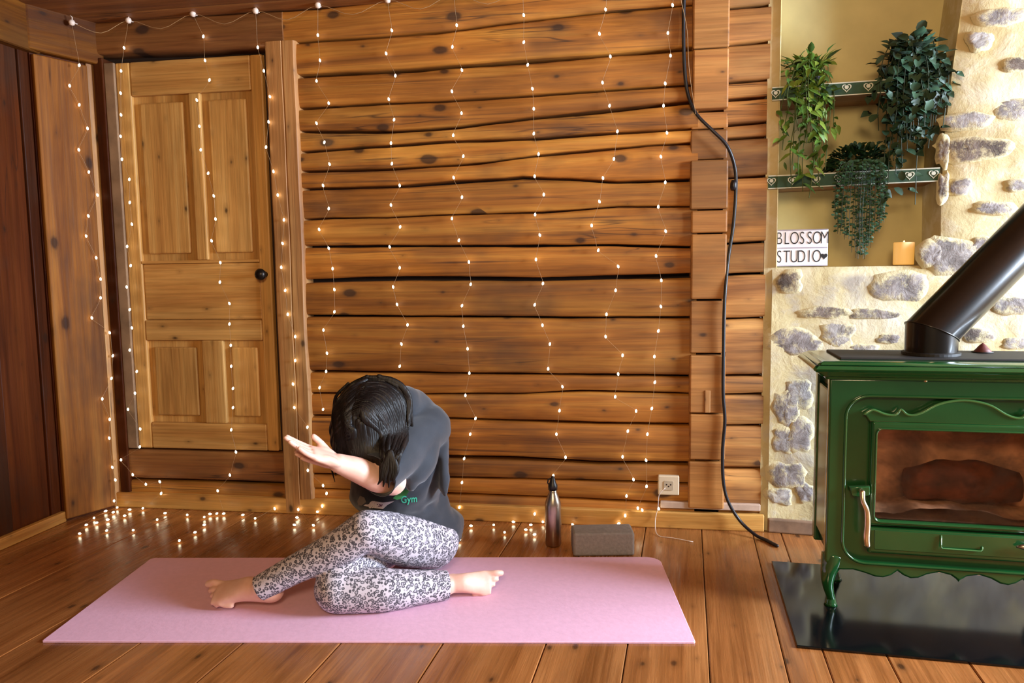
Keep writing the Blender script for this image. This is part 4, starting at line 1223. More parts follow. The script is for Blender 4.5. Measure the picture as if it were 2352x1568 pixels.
for si, (pts, fl) in enumerate(zip(STR, FLO)):
    P = []
    for k, (px, py) in enumerate(pts):
        off = (-0.035 if 600 < px < 720 else -0.028) if k else -0.05
        if si == 0 and k: off = -0.06
        if px < 262:                                   # in front of the slanting corner board
            o2 = -0.075 if py < 160 else -0.035
            cx2, cz2 = WC.hit(px, py, o2)
            P.append(WC.w(cx2, o2, cz2))
        else:
            P.append(wpt(px, py, off))
    top = P[0]
    heads.append(top)
    FP = []
    for px, py in fl:
        g = BACKLINE(px, py)
        if WB.loc(g).y > -0.032:                       # still hanging against the skirting
            g = wpt(px, py, -0.034)
        FP.append(g)
    allp = P + FP
    path = []
    for a, b in zip(allp[:-1], allp[1:]):
        m = a.lerp(b, 0.5); m.z = max(0.004, m.z)
        path += [a, m]
    path.append(allp[-1])
    path = [inv @ p for p in path]
    st = MB().tube(catmull(path, 3), 0.0005, 5).build('strand', M_wire, cur, True)
    for p in allp[1:]:
        o = bpy.data.objects.new('bulb', bme); COL.objects.link(o); o.parent = st
        o.location = inv @ p
        lie = p.z < 0.02
        o.rotation_euler = (math.pi / 2 + rr.uniform(-.2, .2) if lie else rr.uniform(-.3, .3), rr.uniform(-.4, .4), rr.uniform(0, 6) if lie else 0)
for t in heads:
    q = inv @ t
    mb = MB().lathe([(0.001, -0.012), (0.009, -0.009), (0.0125, 0.0), (0.009, 0.009), (0.001, 0.012)], 12, q)
    mb.tube([q + Vector((0, 0, 0.0)), q + Vector((0, 0.03, 0.004))], 0.003, 6)
    mb.tube([q + Vector((0.002, 0, 0.008)), q + Vector((0.004, -0.002, 0.02)), q + Vector((-0.004, -0.002, 0.028))], 0.0022, 6)
    mb.build('hook', M_hook, cur, True)
lead = []
for a, b in zip(heads[:-1], heads[1:]):
    lead += [a, a.lerp(b, 0.5) + Vector((0, 0, -0.045 if (a - b).length > .2 else -0.02))]
lead += [heads[-1], wpt(1566, 10, -.03), wpt(1578, 70, -.03), wpt(1582, 150, -.03), wpt(1590, 215, -.03), wpt(1598, 262, -.04)]
MB().tube([inv @ p for p in catmull(lead, 4)], 0.0011, 6).build('lead_wire', M_wire, cur, True)
tail = [wpt(1528, 1120, -.032), wpt(1514, 1136, -.034), wpt(1511, 1165, -.034), wpt(1505, 1195, -.034), at_z(1510, 1228, 0.003), at_z(1545, 1235, 0.003), at_z(1592, 1244, 0.003)]
MB().tube([inv @ p for p in catmull(tail, 4)], 0.0016, 6).build('lead_wire', M_hook, cur, True)
# ================================================================== THE PERSON
def volume(mb, voxel, it=6, fac=0.5):
    me = mb.mesh('tmpvol')
    o = bpy.data.objects.new('tmpvol', me); COL.objects.link(o)
    m = o.modifiers.new('r', 'REMESH'); m.mode = 'VOXEL'; m.voxel_size = voxel; m.adaptivity = 0
    if it:
        s = o.modifiers.new('s', 'SMOOTH'); s.factor = fac; s.iterations = it
    bpy.context.view_layer.update()
    r = bpy.data.meshes.new_from_object(o.evaluated_get(bpy.context.evaluated_depsgraph_get()))
    bpy.data.objects.remove(o); bpy.data.meshes.remove(me)
    r.materials.clear(); r.shade_smooth()
    return r
def limb(mb, pts, rad, per=6, n=18, flat=None):
    c = catmull(pts, per)
    mb.tube(c, lerp_list(rad, len(c)), n, flat, dome=5)
def ell_loft(mb, secs, n=28, per=5):
    """secs: (centre, side axis, front axis, half width, half depth)"""
    C = catmull([s[0] for s in secs], per)
    m = len(C)
    idx = np.linspace(0, len(secs) - 1, m)
    def li(k): return np.interp(idx, range(len(secs)), k)
    A = [li([s[1][i] for s in secs]) for i in range(3)]
    B = [li([s[2][i] for s in secs]) for i in range(3)]
    wa = li([s[3] for s in secs]); wb = li([s[4] for s in secs])
    rings = []
    for k in range(m):
        a = Vector((A[0][k], A[1][k], A[2][k])).normalized(); b = Vector((B[0][k], B[1][k], B[2][k])).normalized()
        rings.append([C[k] + a * (wa[k] * math.copysign(abs(math.cos(t)) ** 0.9, math.cos(t))) + b * (wb[k] * math.copysign(abs(math.sin(t)) ** 0.9, math.sin(t))) for t in np.linspace(0, 2 * math.pi, n + 1)[:-1]])
    mb.rings(rings)
def ellipsoid(mb, c, ax, n=20, m=14):
    rings = []
    for i in range(m + 1):
        t = -math.pi / 2 * 0.98 + math.pi * 0.98 * i / m
        rings.append([Vector(c) + ax[0] * (math.cos(t) * math.cos(p)) + ax[1] * (math.cos(t) * math.sin(p)) + ax[2] * math.sin(t) for p in np.linspace(0, 2 * math.pi, n + 1)[:-1]])
    mb.rings(rings)

# joints
FWD = Vector((-0.72, -0.69, 0)).normalized(); LFT = Vector((0.69, -0.72, 0)).normalized()
r_knee = at_z(776, 1354, 0.074); r_calf = at_z(890, 1354, 0.068); r_ank = at_z(1026, 1343, 0.052)
l_ank = at_z(598, 1350, 0.078)
l_knee = at_y(842, 1218, 2.19); l_hip = at_y(992, 1248, 2.43)
r_hip = l_hip + LFT * -0.17 + Vector((0, 0, 0.0))
pelvis = (l_hip + r_hip) / 2 + Vector((0.01, 0.04, 0.01))
waist = at_y(906, 1150, 2.44); chest = at_y(930, 1040, 2.40); neck0 = at_y(925, 940, 2.33)
l_sh = at_y(964, 994, 2.27); r_sh = at_y(880, 985, 2.43)
r_elb = at_y(902, 1106, 2.13); r_wri = at_y(776, 1063, 1.99)
l_elb = at_y(878, 1076, 2.09); l_wri = at_y(786, 1070, 2.06)
headc = at_y(848, 968, 2.16)
head_up = Vector((-0.42, -0.86, 0.12)).normalized()          # towards the crown
head_side = Vector((0.88, -0.46, 0)).normalized()
head_fwd = head_side.cross(head_up).normalized()              # face looks down
if head_fwd.z > 0: head_fwd = -head_fwd

def hand(mb, w, F, N, right, L=0.17, curl=0.25, close=0.0):
    F = F.normalized(); N = (N - F * N.dot(F)).normalized()
    T = F.cross(N) if right else N.cross(F)
    k = L / 0.175
    pl = 0.088 * k
    ell_loft(mb, [(w - F * 0.02, T, N, 0.026 * k, 0.020 * k), (w + F * 0.01 * k, T, N, 0.028 * k, 0.019 * k), (w + F * pl * 0.45 + N * 0.002, T, N, 0.038 * k, 0.0165 * k), (w + F * pl * 0.85, T, N, 0.041 * k, 0.0135 * k), (w + F * pl, T, N, 0.039 * k, 0.0115 * k)], 20, 4)
    ellipsoid(mb, w + F * 0.034 * k + T * 0.022 * k + N * 0.008, [F * 0.034 * k, T * 0.016 * k, N * 0.014 * k], 14, 8)
    ellipsoid(mb, w + F * 0.036 * k - T * 0.024 * k + N * 0.006, [F * 0.036 * k, T * 0.014 * k, N * 0.013 * k], 14, 8)
    for i, (ln, off) in enumerate(((0.072, 0.0295), (0.082, 0.0100), (0.076, -0.0095), (0.060, -0.0285))):
        ln *= k; off *= k
        b = w + F * (pl * (0.97 - (0.02 if i == 0 else 0.0) - (0.08 if i == 3 else 0))) + T * off
        fan = T * ((0.03, 0.01, -0.01, -0.03)[i])
        c1 = curl * (0.5 + 0.18 * i)
        d1 = (F + fan + N * (c1 * 0.4)).normalized(); d2 = (F + fan + N * c1).normalized(); d3 = (F + fan * 0.6 + N * (c1 * 1.7)).normalized()
        p1 = b + d1 * ln * 0.45; p2 = p1 + d2 * ln * 0.32; p3 = p2 + d3 * ln * 0.23
        mb.tube(catmull([b - d1 * 0.018, b, p1, p2, p3], 3), lerp_list([0.0088 * k, 0.0090 * k, 0.0083 * k, 0.0078 * k, 0.0068 * k], 13), 10, dome=3)
    tb = w + F * 0.028 * k + T * 0.030 * k + N * 0.008
    d1 = (F * 0.82 + T * 0.36 + N * 0.36).normalized(); d2 = (F * 0.95 + T * 0.08 + N * 0.30).normalized()
    t1 = tb + d1 * 0.034 * k; t2 = t1 + d2 * 0.028 * k
    mb.tube(catmull([tb - d1 * 0.02, tb, t1, t2], 4), lerp_list([0.013 * k, 0.0125 * k, 0.0100 * k, 0.0085 * k], 13), 10, dome=3)
    return T

def foot(mb, ank, F, Ld, D, k=1.0, drop=0.055, heel=0.045):
    """F towards toes, Ld towards the little toe, D out of the instep"""
    F = F.normalized(); D = (D - F * D.dot(F)).normalized(); Ld = (Ld - F * Ld.dot(F) - D * Ld.dot(D)).normalized()
    sole = ank - D * drop * k
    ellipsoid(mb, sole + D * 0.027 * k - F * 0.028 * k, [F * 0.040 * k, Ld * 0.031 * k, D * 0.029 * k], 16, 10)
    ell_loft(mb, [(ank - F * 0.012 * k + D * 0.012, Ld, F, 0.033 * k, 0.036 * k), (sole + D * 0.045 * k + F * 0.004, Ld, F, 0.034 * k, 0.042 * k), (sole + D * 0.022 * k + F * 0.0, Ld, F, 0.030 * k, 0.045 * k)], 18, 3)
    ell_loft(mb, [(sole + F * -0.02 * k + D * 0.034 * k, Ld, D, 0.032 * k, 0.034 * k), (sole + F * 0.04 * k + D * 0.036 * k, Ld, D, 0.034 * k, 0.033 * k), (sole + F * 0.085 * k + D * 0.024 * k, Ld, D, 0.040 * k, 0.0225 * k), (sole + F * 0.120 * k + D * 0.016 * k, Ld, D, 0.044 * k, 0.0155 * k), (sole + F * 0.142 * k + D * 0.0125 * k, Ld, D, 0.043 * k, 0.012 * k)], 20, 4)
    for i, (off, ln, r) in enumerate(((-0.032, 0.046, 0.0118), (-0.0105, 0.040, 0.0088), (0.0075, 0.036, 0.0083), (0.0240, 0.031, 0.0080), (0.0390, 0.026, 0.0080))):
        b = sole + F * (0.138 - 0.011 * i * 0.9) * k + Ld * off * k + D * (r + 0.001) * k
        mid = b + F * ln * 0.55 * k + D * 0.006 * k
        tip = b + F * ln * 0.95 * k - D * 0.001 * k
        mb.tube(catmull([b - F * 0.02 * k, b, mid, tip], 3), lerp_list([r * k, r * k, r * 0.95 * k, r * 0.98 * k], 10), 10, dome=3)

# ---- body: one continuous surface
bd_ = MB()
limb(bd_, [r_hip, r_hip.lerp(r_knee, 0.5), r_knee], [0.075, 0.066, 0.055])
limb(bd_, [r_knee, r_calf, r_ank], [0.054, 0.05, 0.032])
limb(bd_, [l_hip, l_hip.lerp(l_knee, 0.5), l_knee], [0.075, 0.066, 0.052])
limb(bd_, [l_knee, l_knee.lerp(l_ank, 0.4), l_ank], [0.05, 0.046, 0.030])
S2 = LFT
ell_loft(bd_, [(pelvis - Vector((0, 0, 0.06)), LFT, FWD, 0.13, 0.10), (pelvis, LFT, FWD, 0.15, 0.11), (waist, LFT, FWD, 0.125, 0.095), (chest, LFT, FWD, 0.14, 0.10), (neck0.lerp(chest, 0.35), LFT, FWD, 0.12, 0.08), (neck0, LFT, FWD, 0.06, 0.055)])
limb(bd_, [neck0, neck0.lerp(headc, 0.5) + Vector((0, 0, 0.01)), headc], [0.056, 0.052, 0.055])
ellipsoid(bd_, headc, [head_side * 0.078, head_fwd * 0.096, head_up * 0.112])
ellipsoid(bd_, headc + head_fwd * 0.035 - head_up * 0.06, [head_side * 0.055, head_fwd * 0.06, head_up * 0.06])       # jaw
mb_n = headc + head_fwd * 0.094 - head_up * 0.015
limb(bd_, [mb_n + head_up * 0.02, mb_n + head_fwd * 0.012 - head_up * 0.012], [0.007, 0.011], 3, 10)                         # nose
for s in (-1, 1): ellipsoid(bd_, headc + head_side * s * 0.078 - head_up * 0.012, [head_side * 0.008, head_fwd * 0.018, head_up * 0.03], 10, 8)
limb(bd_, [l_sh, l_sh.lerp(l_elb, 0.5), l_elb], [0.046, 0.042, 0.036])
limb(bd_, [l_elb, l_elb.lerp(l_wri, 0.35), l_wri], [0.036, 0.036, 0.025])
limb(bd_, [r_sh, r_sh.lerp(r_elb, 0.5), r_elb + Vector((0, 0, 0.0))], [0.046, 0.043, 0.040])
limb(bd_, [r_elb, r_elb.lerp(r_wri, 0.3) + Vector((0, 0, -0.002)), r_elb.lerp(r_wri, 0.7), r_wri], [0.040, 0.043, 0.034, 0.026])
r_tip = at_y(652, 1014, 1.90); l_tip = at_y(664, 1040, 1.965)
hand(bd_, r_wri, r_tip - r_wri, Vector((-0.10, -0.34, 0.92)), True, 0.172, 0.16)
hand(bd_, l_wri, l_tip - l_wri, Vector((-0.05, -0.25, 0.95)), False, 0.155, 0.10)
lf_F = (at_z(470, 1360, 0.0) - at_z(606, 1366, 0.0)); lf_F.z = 0
foot(bd_, l_ank + Vector((-0.005, 0.01, -0.002)), lf_F, Vector((0.1, -0.9, -0.42)), Vector((0, -0.42, 0.9)), 1.06, 0.045)
rf_F = Vector((1.0, 0.13, -0.02))
foot(bd_, r_ank + Vector((0.016, 0.01, 0.0)), rf_F, Vector((0, -0.45, -0.9)), Vector((0.0, -0.85, 0.5)), 0.87, 0.035)
def skin_mat():
    m, t, b = nodes('skin')
    n = tex_noise(t, coords(t, (1, 1, 1), 0), 16.0, 4.0)
    t.links.new(ramp(t, n, [(0.3, '#d8a490'), (0.7, '#e8bfac')]), b.inputs['Base Color'])
    setp(b, Roughness=0.5)
    b.inputs['Subsurface Weight'].default_value = 0.08
    b.inputs['Subsurface Radius'].default_value = (0.01, 0.004, 0.002)
    return m
person = empty('person', (pelvis.x, pelvis.y, 0.006))
tag(person, 'person in dark t-shirt and leopard leggings sitting bowed and twisted on the mat', 'person')
PI = Matrix.Translation(-person.location)
def pput(name, me, mat, parent=person):
    me.transform(PI)
    me.name = name
    return link(name, me, mat, parent, True)
body_me = volume(bd_, 0.0034, 5, 0.5)
for v in body_me.vertices:
    if v.co.z < 0.0068: v.co.z = 0.0068
body = pput('body', body_me, skin_mat())

# ---- leggings
lg = MB()
l_k1 = l_knee.lerp(l_ank, 0.1)
limb(lg, [l_hip + Vector((0.0, 0.02, 0)), l_hip.lerp(l_knee, 0.45) + Vector((0, 0, -0.004)), l_hip.lerp(l_knee, 0.82), l_knee], [0.088, 0.082, 0.066, 0.060], 6, 24)
limb(lg, [l_knee + Vector((0, 0, 0)), l_knee.lerp(l_ank, 0.3) + Vector((0.004, 0, -0.006)), l_knee.lerp(l_ank, 0.65), l_ank + (l_ank - l_knee).normalized() * 0.03], [0.059, 0.054, 0.043, 0.036], 6, 24)
limb(lg, [r_hip, r_hip.lerp(r_knee, 0.45) + Vector((0, 0, 0.035)), r_hip.lerp(r_knee, 0.8) + Vector((0.012, 0, 0.034)), r_knee + Vector((0, 0, 0.004))], [0.092, 0.086, 0.076, 0.069], 6, 24)
limb(lg, [r_knee, r_knee.lerp(r_calf, 0.5), r_calf, r_calf.lerp(r_ank, 0.55), r_ank + (r_ank - r_calf).normalized() * 0.03], [0.067, 0.066, 0.062, 0.050, 0.040], 6, 24)
ell_loft(lg, [(pelvis - Vector((0, 0, 0.085)), LFT, FWD, 0.12, 0.10), (pelvis - Vector((0, 0, 0.03)), LFT, FWD, 0.145, 0.11), (pelvis + Vector((0, 0, 0.06)), LFT, FWD, 0.13, 0.095)])
leg_me = volume(lg, 0.0055, 4, 0.5)
def cut(me, point, normal, radius):
    bm = bmesh.new(); bm.from_mesh(me)
    P = Vector(point)
    N = Vector(normal)
    fs = []
    for f in bm.faces:
        q = f.calc_center_median() - P
        if q.dot(N) > -0.03 and (q - N * q.dot(N)).length < radius and q.dot(N) < 0.12: fs.append(f)
    ge = set(fs)
    for f in fs:
        ge.update(f.edges); ge.update(f.verts)
    bmesh.ops.bisect_plane(bm, geom=list(ge), plane_co=P, plane_no=normal, clear_outer=True)
    bm.to_mesh(me); bm.free()
cut(leg_me, l_ank + (l_ank - l_knee).normalized() * 0.0, (l_ank - l_knee).normalized(), 0.10)
cut(leg_me, r_ank + (r_ank - r_calf).normalized() * 0.0, (r_ank - r_calf).normalized(), 0.10)
for v in leg_me.vertices:                      # nothing sinks below the mat
    if v.co.z < 0.0075: v.co.z = 0.0075
def leopard():
    m, t, b = nodes('leopard_print')
    base = coords(t, (1, 1, 1), 0)
    wn = nd(t, 'ShaderNodeTexNoise'); wn.inputs['Scale'].default_value = 38.0; wn.inputs['Detail'].default_value = 2.0
    t.links.new(base, wn.inputs['Vector'])
    sub = nd(t, 'ShaderNodeVectorMath', operation='SUBTRACT'); t.links.new(wn.outputs['Color'], sub.inputs[0]); sub.inputs[1].default_value = (0.5, 0.5, 0.5)
    sc = nd(t, 'ShaderNodeVectorMath', operation='SCALE'); t.links.new(sub.outputs[0], sc.inputs[0]); sc.inputs[3].default_value = 0.010
    ad = nd(t, 'ShaderNodeVectorMath', operation='ADD'); t.links.new(base, ad.inputs[0]); t.links.new(sc.outputs[0], ad.inputs[1])
    v = nd(t, 'ShaderNodeTexVoronoi'); v.inputs['Scale'].default_value = 98.0; v.inputs['Randomness'].default_value = 0.85
    t.links.new(ad.outputs[0], v.inputs['Vector'])
    d = v.outputs['Distance']
    brk = tex_noise(t, base, 95.0, 2.0)
    ring = ramp(t, d, [(0.27, 0.0), (0.34, 1.0), (0.52, 1.0), (0.58, 0.0)])
    gap = ramp(t, brk, [(0.33, 0.2), (0.42, 1.0)])
    rf = math_n(t, 'MULTIPLY', ring, gap)
    inner = ramp(t, d, [(0.30, 1.0), (0.36, 0.0)])
    c = mixc(t, math_n(t, 'MULTIPLY', inner, 0.65), lin('#c6bdc6'), lin('#8f8994'))
    c = mixc(t, rf, c, lin('#45424b'))
    t.links.new(c, b.inputs['Base Color'])
    setp(b, Roughness=0.7)
    return m
M_leo = leopard()
leggings = pput('leggings', leg_me, M_leo)
so_ = leggings.modifiers.new('s', 'SOLIDIFY'); so_.thickness = 0.002; so_.offset = 1

# ---- T-shirt
sh = MB()
UP = Vector((0, 0, 1))
hem = pelvis + Vector((-0.005, 0.01, -0.03))
BK = -FWD
ell_loft(sh, [(hem, LFT, FWD, 0.158, 0.125), (pelvis + Vector((0.0, 0.0, 0.05)), LFT, FWD, 0.160, 0.130), (waist, LFT, FWD, 0.156, 0.132), (waist.lerp(chest, 0.55), LFT, FWD, 0.172, 0.135), (chest, LFT, FWD, 0.160, 0.125), (chest.lerp(neck0, 0.45) + BK * 0.01, LFT, FWD, 0.145, 0.105), (neck0 + BK * 0.03 - UP * 0.012, LFT, FWD, 0.10, 0.085), (neck0 + BK * 0.02 + UP * 0.02, LFT, FWD, 0.062, 0.06)], 32, 5)
ld = (l_elb - l_sh).normalized()
limb(sh, [l_sh - ld * 0.03 + BK * 0.01, l_sh + ld * 0.06, l_sh + ld * 0.16, l_sh + ld * 0.27], [0.076, 0.074, 0.070, 0.068], 6, 24)
rd = (r_elb - r_sh).normalized()
limb(sh, [r_sh - rd * 0.02, r_sh + rd * 0.08, r_sh + rd * 0.15], [0.08, 0.072, 0.06], 6, 24)
limb(sh, [l_sh + BK * 0.0, at_y(962, 1052, 2.22), at_y(948, 1096, 2.18), at_y(945, 1116, 2.17)], [0.074, 0.058, 0.040, 0.018], 6, 20)
# loose cloth hanging from the back of the near sleeve
fl_ = [at_y(998, 1000, 2.33), at_y(1008, 1060, 2.32), at_y(1017, 1110, 2.31), at_y(1023, 1136, 2.31)]
limb(sh, fl_, [0.055, 0.04, 0.025, 0.010], 6, 20, (FWD, 0.7))
# shirt tail over the hip at the back
limb(sh, [at_y(968, 1170, 2.46), at_y(978, 1225, 2.49), at_y(988, 1262, 2.49)], [0.098, 0.102, 0.072], 6, 20)
limb(sh, [chest + BK * 0.03, at_y(950, 962, 2.34), at_y(928, 928, 2.27)], [0.105, 0.08, 0.058], 6, 24)
sh_me = volume(sh, 0.0055, 7, 0.5)
# creases
me = sh_me
me.update()
import numpy as _np
def crease(p, a, b, w, amp):
    ab = b - a
    t = max(0.0, min(1.0, (p - a).dot(ab) / ab.length_squared))
    d = (p - (a + ab * t)).length
    return amp * math.exp(-(d / w) ** 2)
CR = []
def cr(p0, y0, p1, y1, w, amp): CR.append((at_y(*p0, y0), at_y(*p1, y1), w, amp))
cr((1002, 1060), 2.28, (972, 1138), 2.25, 0.013, -0.014)
cr((1005, 1075), 2.3, (985, 1165), 2.3, 0.014, -0.014)
cr((960, 985), 2.22, (900, 1050), 2.1, 0.013, -0.008)
cr((1000, 960), 2.28, (930, 1060), 2.15, 0.013, -0.007)
cr((1010, 1010), 2.27, (960, 1080), 2.2, 0.012, 0.006)
cr((1025, 1160), 2.36, (900, 1175), 2.3, 0.014, -0.007)
cr((1030, 1190), 2.36, (930, 1165), 2.3, 0.014, 0.006)
cr((1040, 1240), 2.38, (960, 1185), 2.3, 0.013, -0.008)
cr((1045, 1270), 2.40, (1000, 1215), 2.32, 0.012, 0.006)
cr((1005, 900 + 30), 2.35, (1022, 1010), 2.33, 0.010, 0.006)
cr((1000, 930), 2.36, (1012, 1010), 2.3, 0.009, -0.005)
vn = [Vector(v.normal) for v in me.vertices]
for v, n in zip(me.vertices, vn):
    p = v.co
    d = sum(crease(p, a, b, w, s) for a, b, w, s in CR)
    d += 0.0045 * noise.noise((p.x * 9 + p.z * 6, p.y * 9, p.z * 16)) + 0.0022 * noise.noise((p.x * 26, p.y * 26, p.z * 34))
    v.co = p + n * d
for v in me.vertices:
    if v.co.z < 0.02: v.co.z = 0.02
cut(me, l_sh + ld * 0.245, ld, 0.10)
def cloth(name, c1, c2):
    m, t, b = nodes(name)
    n = tex_noise(t, coords(t, (1, 1, 1), 0), 7.0, 5.0)
    t.links.new(ramp(t, n, [(0.3, c1), (0.7, c2)]), b.inputs['Base Color'])
    setp(b, Roughness=0.85); b.inputs['Sheen Weight'].default_value = 0.25
    bump(t, b, tex_noise(t, coords(t, (1, 1, 1), 0), 320.0, 2.0), 0.15, 0.002)
    return m
M_tee = cloth('washed_black_cotton', '#1c1f26', '#272d37')
bv = BVHTree.FromPolygons([v.co.copy() for v in me.vertices], [tuple(f.vertices) for f in me.polygons])
shirt = pput('t_shirt', me, M_tee)
so_ = shirt.modifiers.new('s', 'SOLIDIFY'); so_.thickness = 0.003; so_.offset = -1
tag(shirt, 'dark grey loose t-shirt with a green and white print')

# ---- print on the shirt front, lying on the cloth
def on_shirt(px, py):
    d = ray(px, py).normalized()
    h = bv.ray_cast(CAM, d)
    return h
def print_mesh(name, shape, mat):
    """shape: (verts in measured points, faces) laid onto the cloth 1.5 mm proud"""
    vs, fs = shape
    P = []
    for px, py in vs:
        h = on_shirt(px, py)
        if h[0] is None: return
        nrm = h[1] if h[1].dot(CAM - h[0]) > 0 else -h[1]
        P.append(h[0] + nrm * 0.002)
    mbx = MB(); mbx.add(P, fs)
    pput(name, mbx.mesh(name), mat, shirt)
M_teal = plain('teal_print', '#35b08e', 0.7, noise_amt=0.05)
M_pgreen = plain('green_print', '#3f9a52', 0.7, noise_amt=0.08)
M_pwhite = plain('white_print', '#d8c9cc', 0.7, noise_amt=0.08)
M_pplum = plain('plum_print', '#5a2a4e', 0.7, noise_amt=0.08)
def text_shape(txt, x, y, size, sx=1.0, shear=0.0, slope=0.0):
    t = text_mesh(txt, size, sx, 0.0, size * 0.012)
    bm = bmesh.new(); bm.from_mesh(t)
    bmesh.ops.remove_doubles(bm, verts=bm.verts, dist=1e-5)
    bmesh.ops.subdivide_edges(bm, edges=[e for e in bm.edges if e.calc_length() > size * 0.12], cuts=1, use_grid_fill=True)
    bmesh.ops.triangulate(bm, faces=bm.faces)
    bm.verts.index_update()
    vs = [(x + v.co.x + shear * v.co.y, y - v.co.y + slope * v.co.x) for v in bm.verts]
    fs = [tuple(v.index for v in f.verts) for f in bm.faces]
    bm.free()
    return vs, fs
print_mesh('print_word', text_shape('Gym', 921, 1154, 22, 0.85, 0.0, -0.08), M_teal)
print_mesh('print_word', text_shape('the', 846, 1166, 22, 1.0, 0.3, -0.05), M_pwhite)
def blob(pts):
    n = len(pts); cx_ = sum(p[0] for p in pts) / n; cy_ = sum(p[1] for p in pts) / n
    mid = [((p[0] + cx_) / 2, (p[1] + cy_) / 2) for p in pts]
    vs = [(cx_, cy_)] + mid + list(pts)
    fs = [(0, 1 + k, 1 + (k + 1) % n) for k in range(n)] + [(1 + k, 1 + n + k, 1 + n + (k + 1) % n, 1 + (k + 1) % n) for k in range(n)]
    return vs, fs
print_mesh('print_leaf', blob([(903, 1143), (912, 1134), (922, 1128), (932, 1122), (940, 1126), (934, 1136), (925, 1143), (912, 1147)]), M_pgreen)
print_mesh('print_swash', blob([(836, 1160), (856, 1150), (880, 1153), (906, 1150), (890, 1159), (880, 1168), (862, 1166), (848, 1163)]), M_pwhite)
print_mesh('print_mark', blob([(866, 1157), (874, 1155), (880, 1158), (876, 1164), (868, 1163)]), M_pplum)
print_mesh('print_patch', blob([(822, 1150), (828, 1138), (838, 1142), (842, 1152), (832, 1160), (824, 1160)]), plain('cream_print', '#7a7268', 0.7))

# ---- hair
hr = MB()
hs, hf, hu = head_side, head_fwd, head_up
HR = (0.099, 0.112, 0.124)
hc = headc + Vector((0.004, 0.012, 0.0))
ellipsoid(hr, hc, [hs * HR[0], hf * HR[1], hu * HR[2]], 28, 18)
capm = volume(hr, 0.006, 3, 0.5)
M_inv = Matrix((hs, hf, hu))           # rows: world -> head axes
def on_head(px, py, grow=1.0, y_else=None):
    d = ray(px, py)
    q = M_inv @ (CAM - hc); e = M_inv @ d
    A = [HR[i] * grow for i in range(3)]
    q = Vector((q[i] / A[i] for i in range(3))); e = Vector((e[i] / A[i] for i in range(3)))
    a, b, c = e.dot(e), 2 * q.dot(e), q.dot(q) - 1
    D = b * b - 4 * a * c
    if D < 0:
        return at_y(px, py, y_else if y_else else hc.y - 0.0)
    return CAM + d * ((-b - math.sqrt(D)) / (2 * a))
locks = MB()
rr = random.Random(4)
def lock(pts, r, seed=0, flat=0.34, per=5):
    """pts: (px, py, grow or depth)"""
    P = []
    for px, py, g in pts:
        P.append(on_head(px, py, g) if g < 1.6 else at_y(px, py, g))
    c = catmull(P, per)
    locks.tube(c, lerp_list(r, len(c)), 8, (Vector((0.1, -1, 0.2)), flat), dome=2)
# far-left sweep: from the parting out over the left of the head, then down past the face
for k in range(46):
    f = k / 45
    s = (845 - 50 * f + rr.uniform(-4, 4), 868 + 95 * f + rr.uniform(-4, 4))
    e_x = 772 + 62 * f + rr.uniform(-6, 6); e_y = 1040 + 26 * f + rr.uniform(-10, 10)
    bul = 770 + 40 * f
    lock([(s[0], s[1], 1.03), ((s[0] + bul) / 2 - 4, s[1] + 25 + 20 * f, 1.05), (bul, 945 + 40 * f, 1.05), (bul + 2 + 4 * f, 995 + 25 * f, 1.04), (e_x, e_y, 2.07 + 0.02 * rr.random())], [0.006, 0.009, 0.010, 0.009, 0.003])
# centre and right sweep: from the parting over to the right, gathering into the tail
for k in range(64):
    f = k / 63
    s = (850 - 50 * f + rr.uniform(-4, 4), 866 + 92 * f + rr.uniform(-4, 4))
    mx = 935 - 95 * f + rr.uniform(-5, 5); my = 905 + 60 * f + rr.uniform(-5, 5)
    m2x = 938 - 62 * f + rr.uniform(-5, 5); m2y = 985 + 15 * f
    ex = 900 - 22 * f + rr.uniform(-9, 9); ey = 1085 + rr.uniform(-28, 24)
    lock([(s[0], s[1], 1.03), ((s[0] + mx) / 2 + 6, (s[1] + my) / 2 - 14, 1.06), (mx, my, 1.06), (m2x, m2y, 1.05), ((m2x + ex) / 2, 1040, 2.03 + 0.015 * rr.random()), (ex, ey, 2.02 + 0.02 * rr.random())], [0.006, 0.009, 0.010, 0.009, 0.007, 0.002])
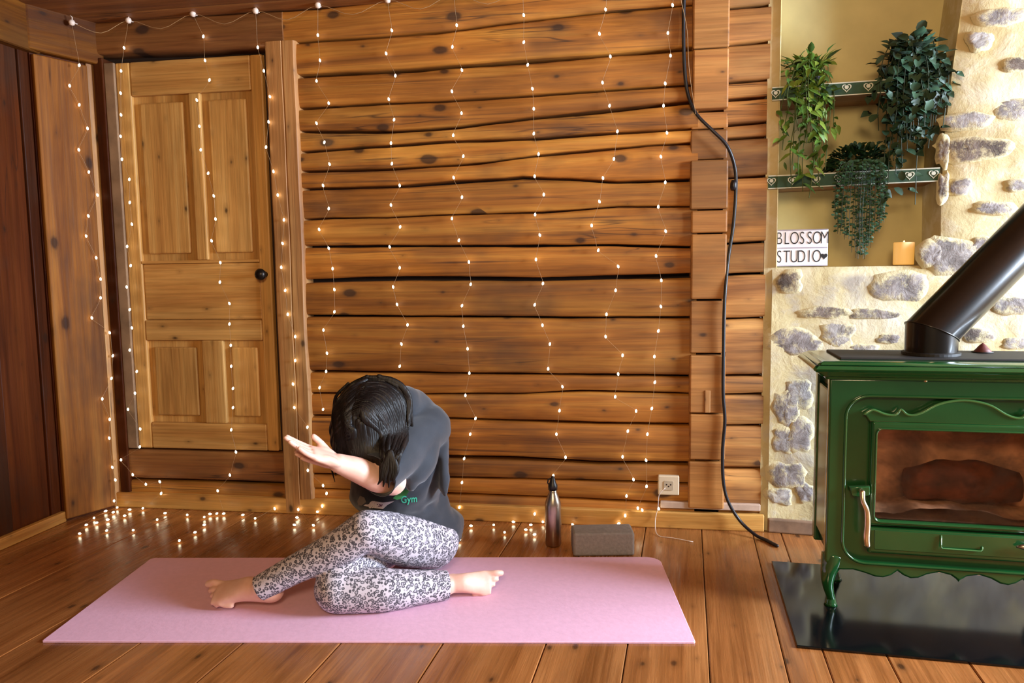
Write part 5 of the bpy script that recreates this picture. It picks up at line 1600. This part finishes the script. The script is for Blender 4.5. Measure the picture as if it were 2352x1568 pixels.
# inner fall in front of the face
for k in range(16):
    f = k / 15
    x0 = 800 + 70 * f
    lock([(x0, 965 + rr.uniform(-15, 10), 1.02), (x0 + 4, 1010, 1.03), (x0 + 12 - 10 * f, 1045, 2.05), (822 + 60 * f + rr.uniform(-4, 4), 1066 + rr.uniform(-10, 8), 2.06)], [0.010, 0.014, 0.012, 0.004])
# curling tips of the tail
for tx, ty, cx_ in ((868, 1112, 876), (880, 1117, 884), (893, 1119, 894), (905, 1108, 904), (872, 1100, 880), (898, 1105, 900)):
    lock([(896, 1040, 2.025), (cx_ + 6, 1075, 2.015), (cx_, 1098, 2.01), (tx, ty, 2.012)], [0.010, 0.009, 0.006, 0.0018])
# hair at the nape, running back over the collar
for k in range(26):
    f = k / 25
    lock([(870 + 30 * f, 864 + 14 * f, 1.03), (915 + 12 * f, 885 + 22 * f, 1.05), (938 + rr.uniform(-3, 4), 915 + 30 * f, 1.06), (942 + rr.uniform(-6, 6), 965 + 20 * f, 1.1)], [0.007, 0.009, 0.008, 0.004])
# flyaway strands on the left outline
for k in range(10):
    y0 = 900 + 14 * k
    lock([(800, y0 - 20, 1.04), (772, y0 + 10, 1.06), (762 + rr.uniform(-4, 6), y0 + 45, 2.2), (766 + rr.uniform(-5, 10), y0 + 80, 2.19)], [0.004, 0.005, 0.004, 0.001])
def hairmat():
    m, t, b = nodes('dark_brown_hair')
    n = tex_noise(t, coords(t, (60, 60, 14), 0), 1.0, 3.0)
    t.links.new(ramp(t, n, [(0.35, '#080505'), (0.6, '#130c0a'), (0.82, '#281a14')]), b.inputs['Base Color'])
    setp(b, Roughness=0.5)
    b.inputs['Specular IOR Level'].default_value = 0.3
    bump(t, b, tex_noise(t, coords(t, (200, 200, 30), 0), 1.0, 2.0), 0.4, 0.003)
    return m
M_hair = hairmat()
lm = locks.mesh('locks')
bm = bmesh.new(); bm.from_mesh(capm); bm.from_mesh(lm)
hm = bpy.data.meshes.new('hair'); bm.to_mesh(hm); bm.free()
hair = pput('hair', hm, M_hair)
tag(hair, 'long dark brown hair falling forward over the face')
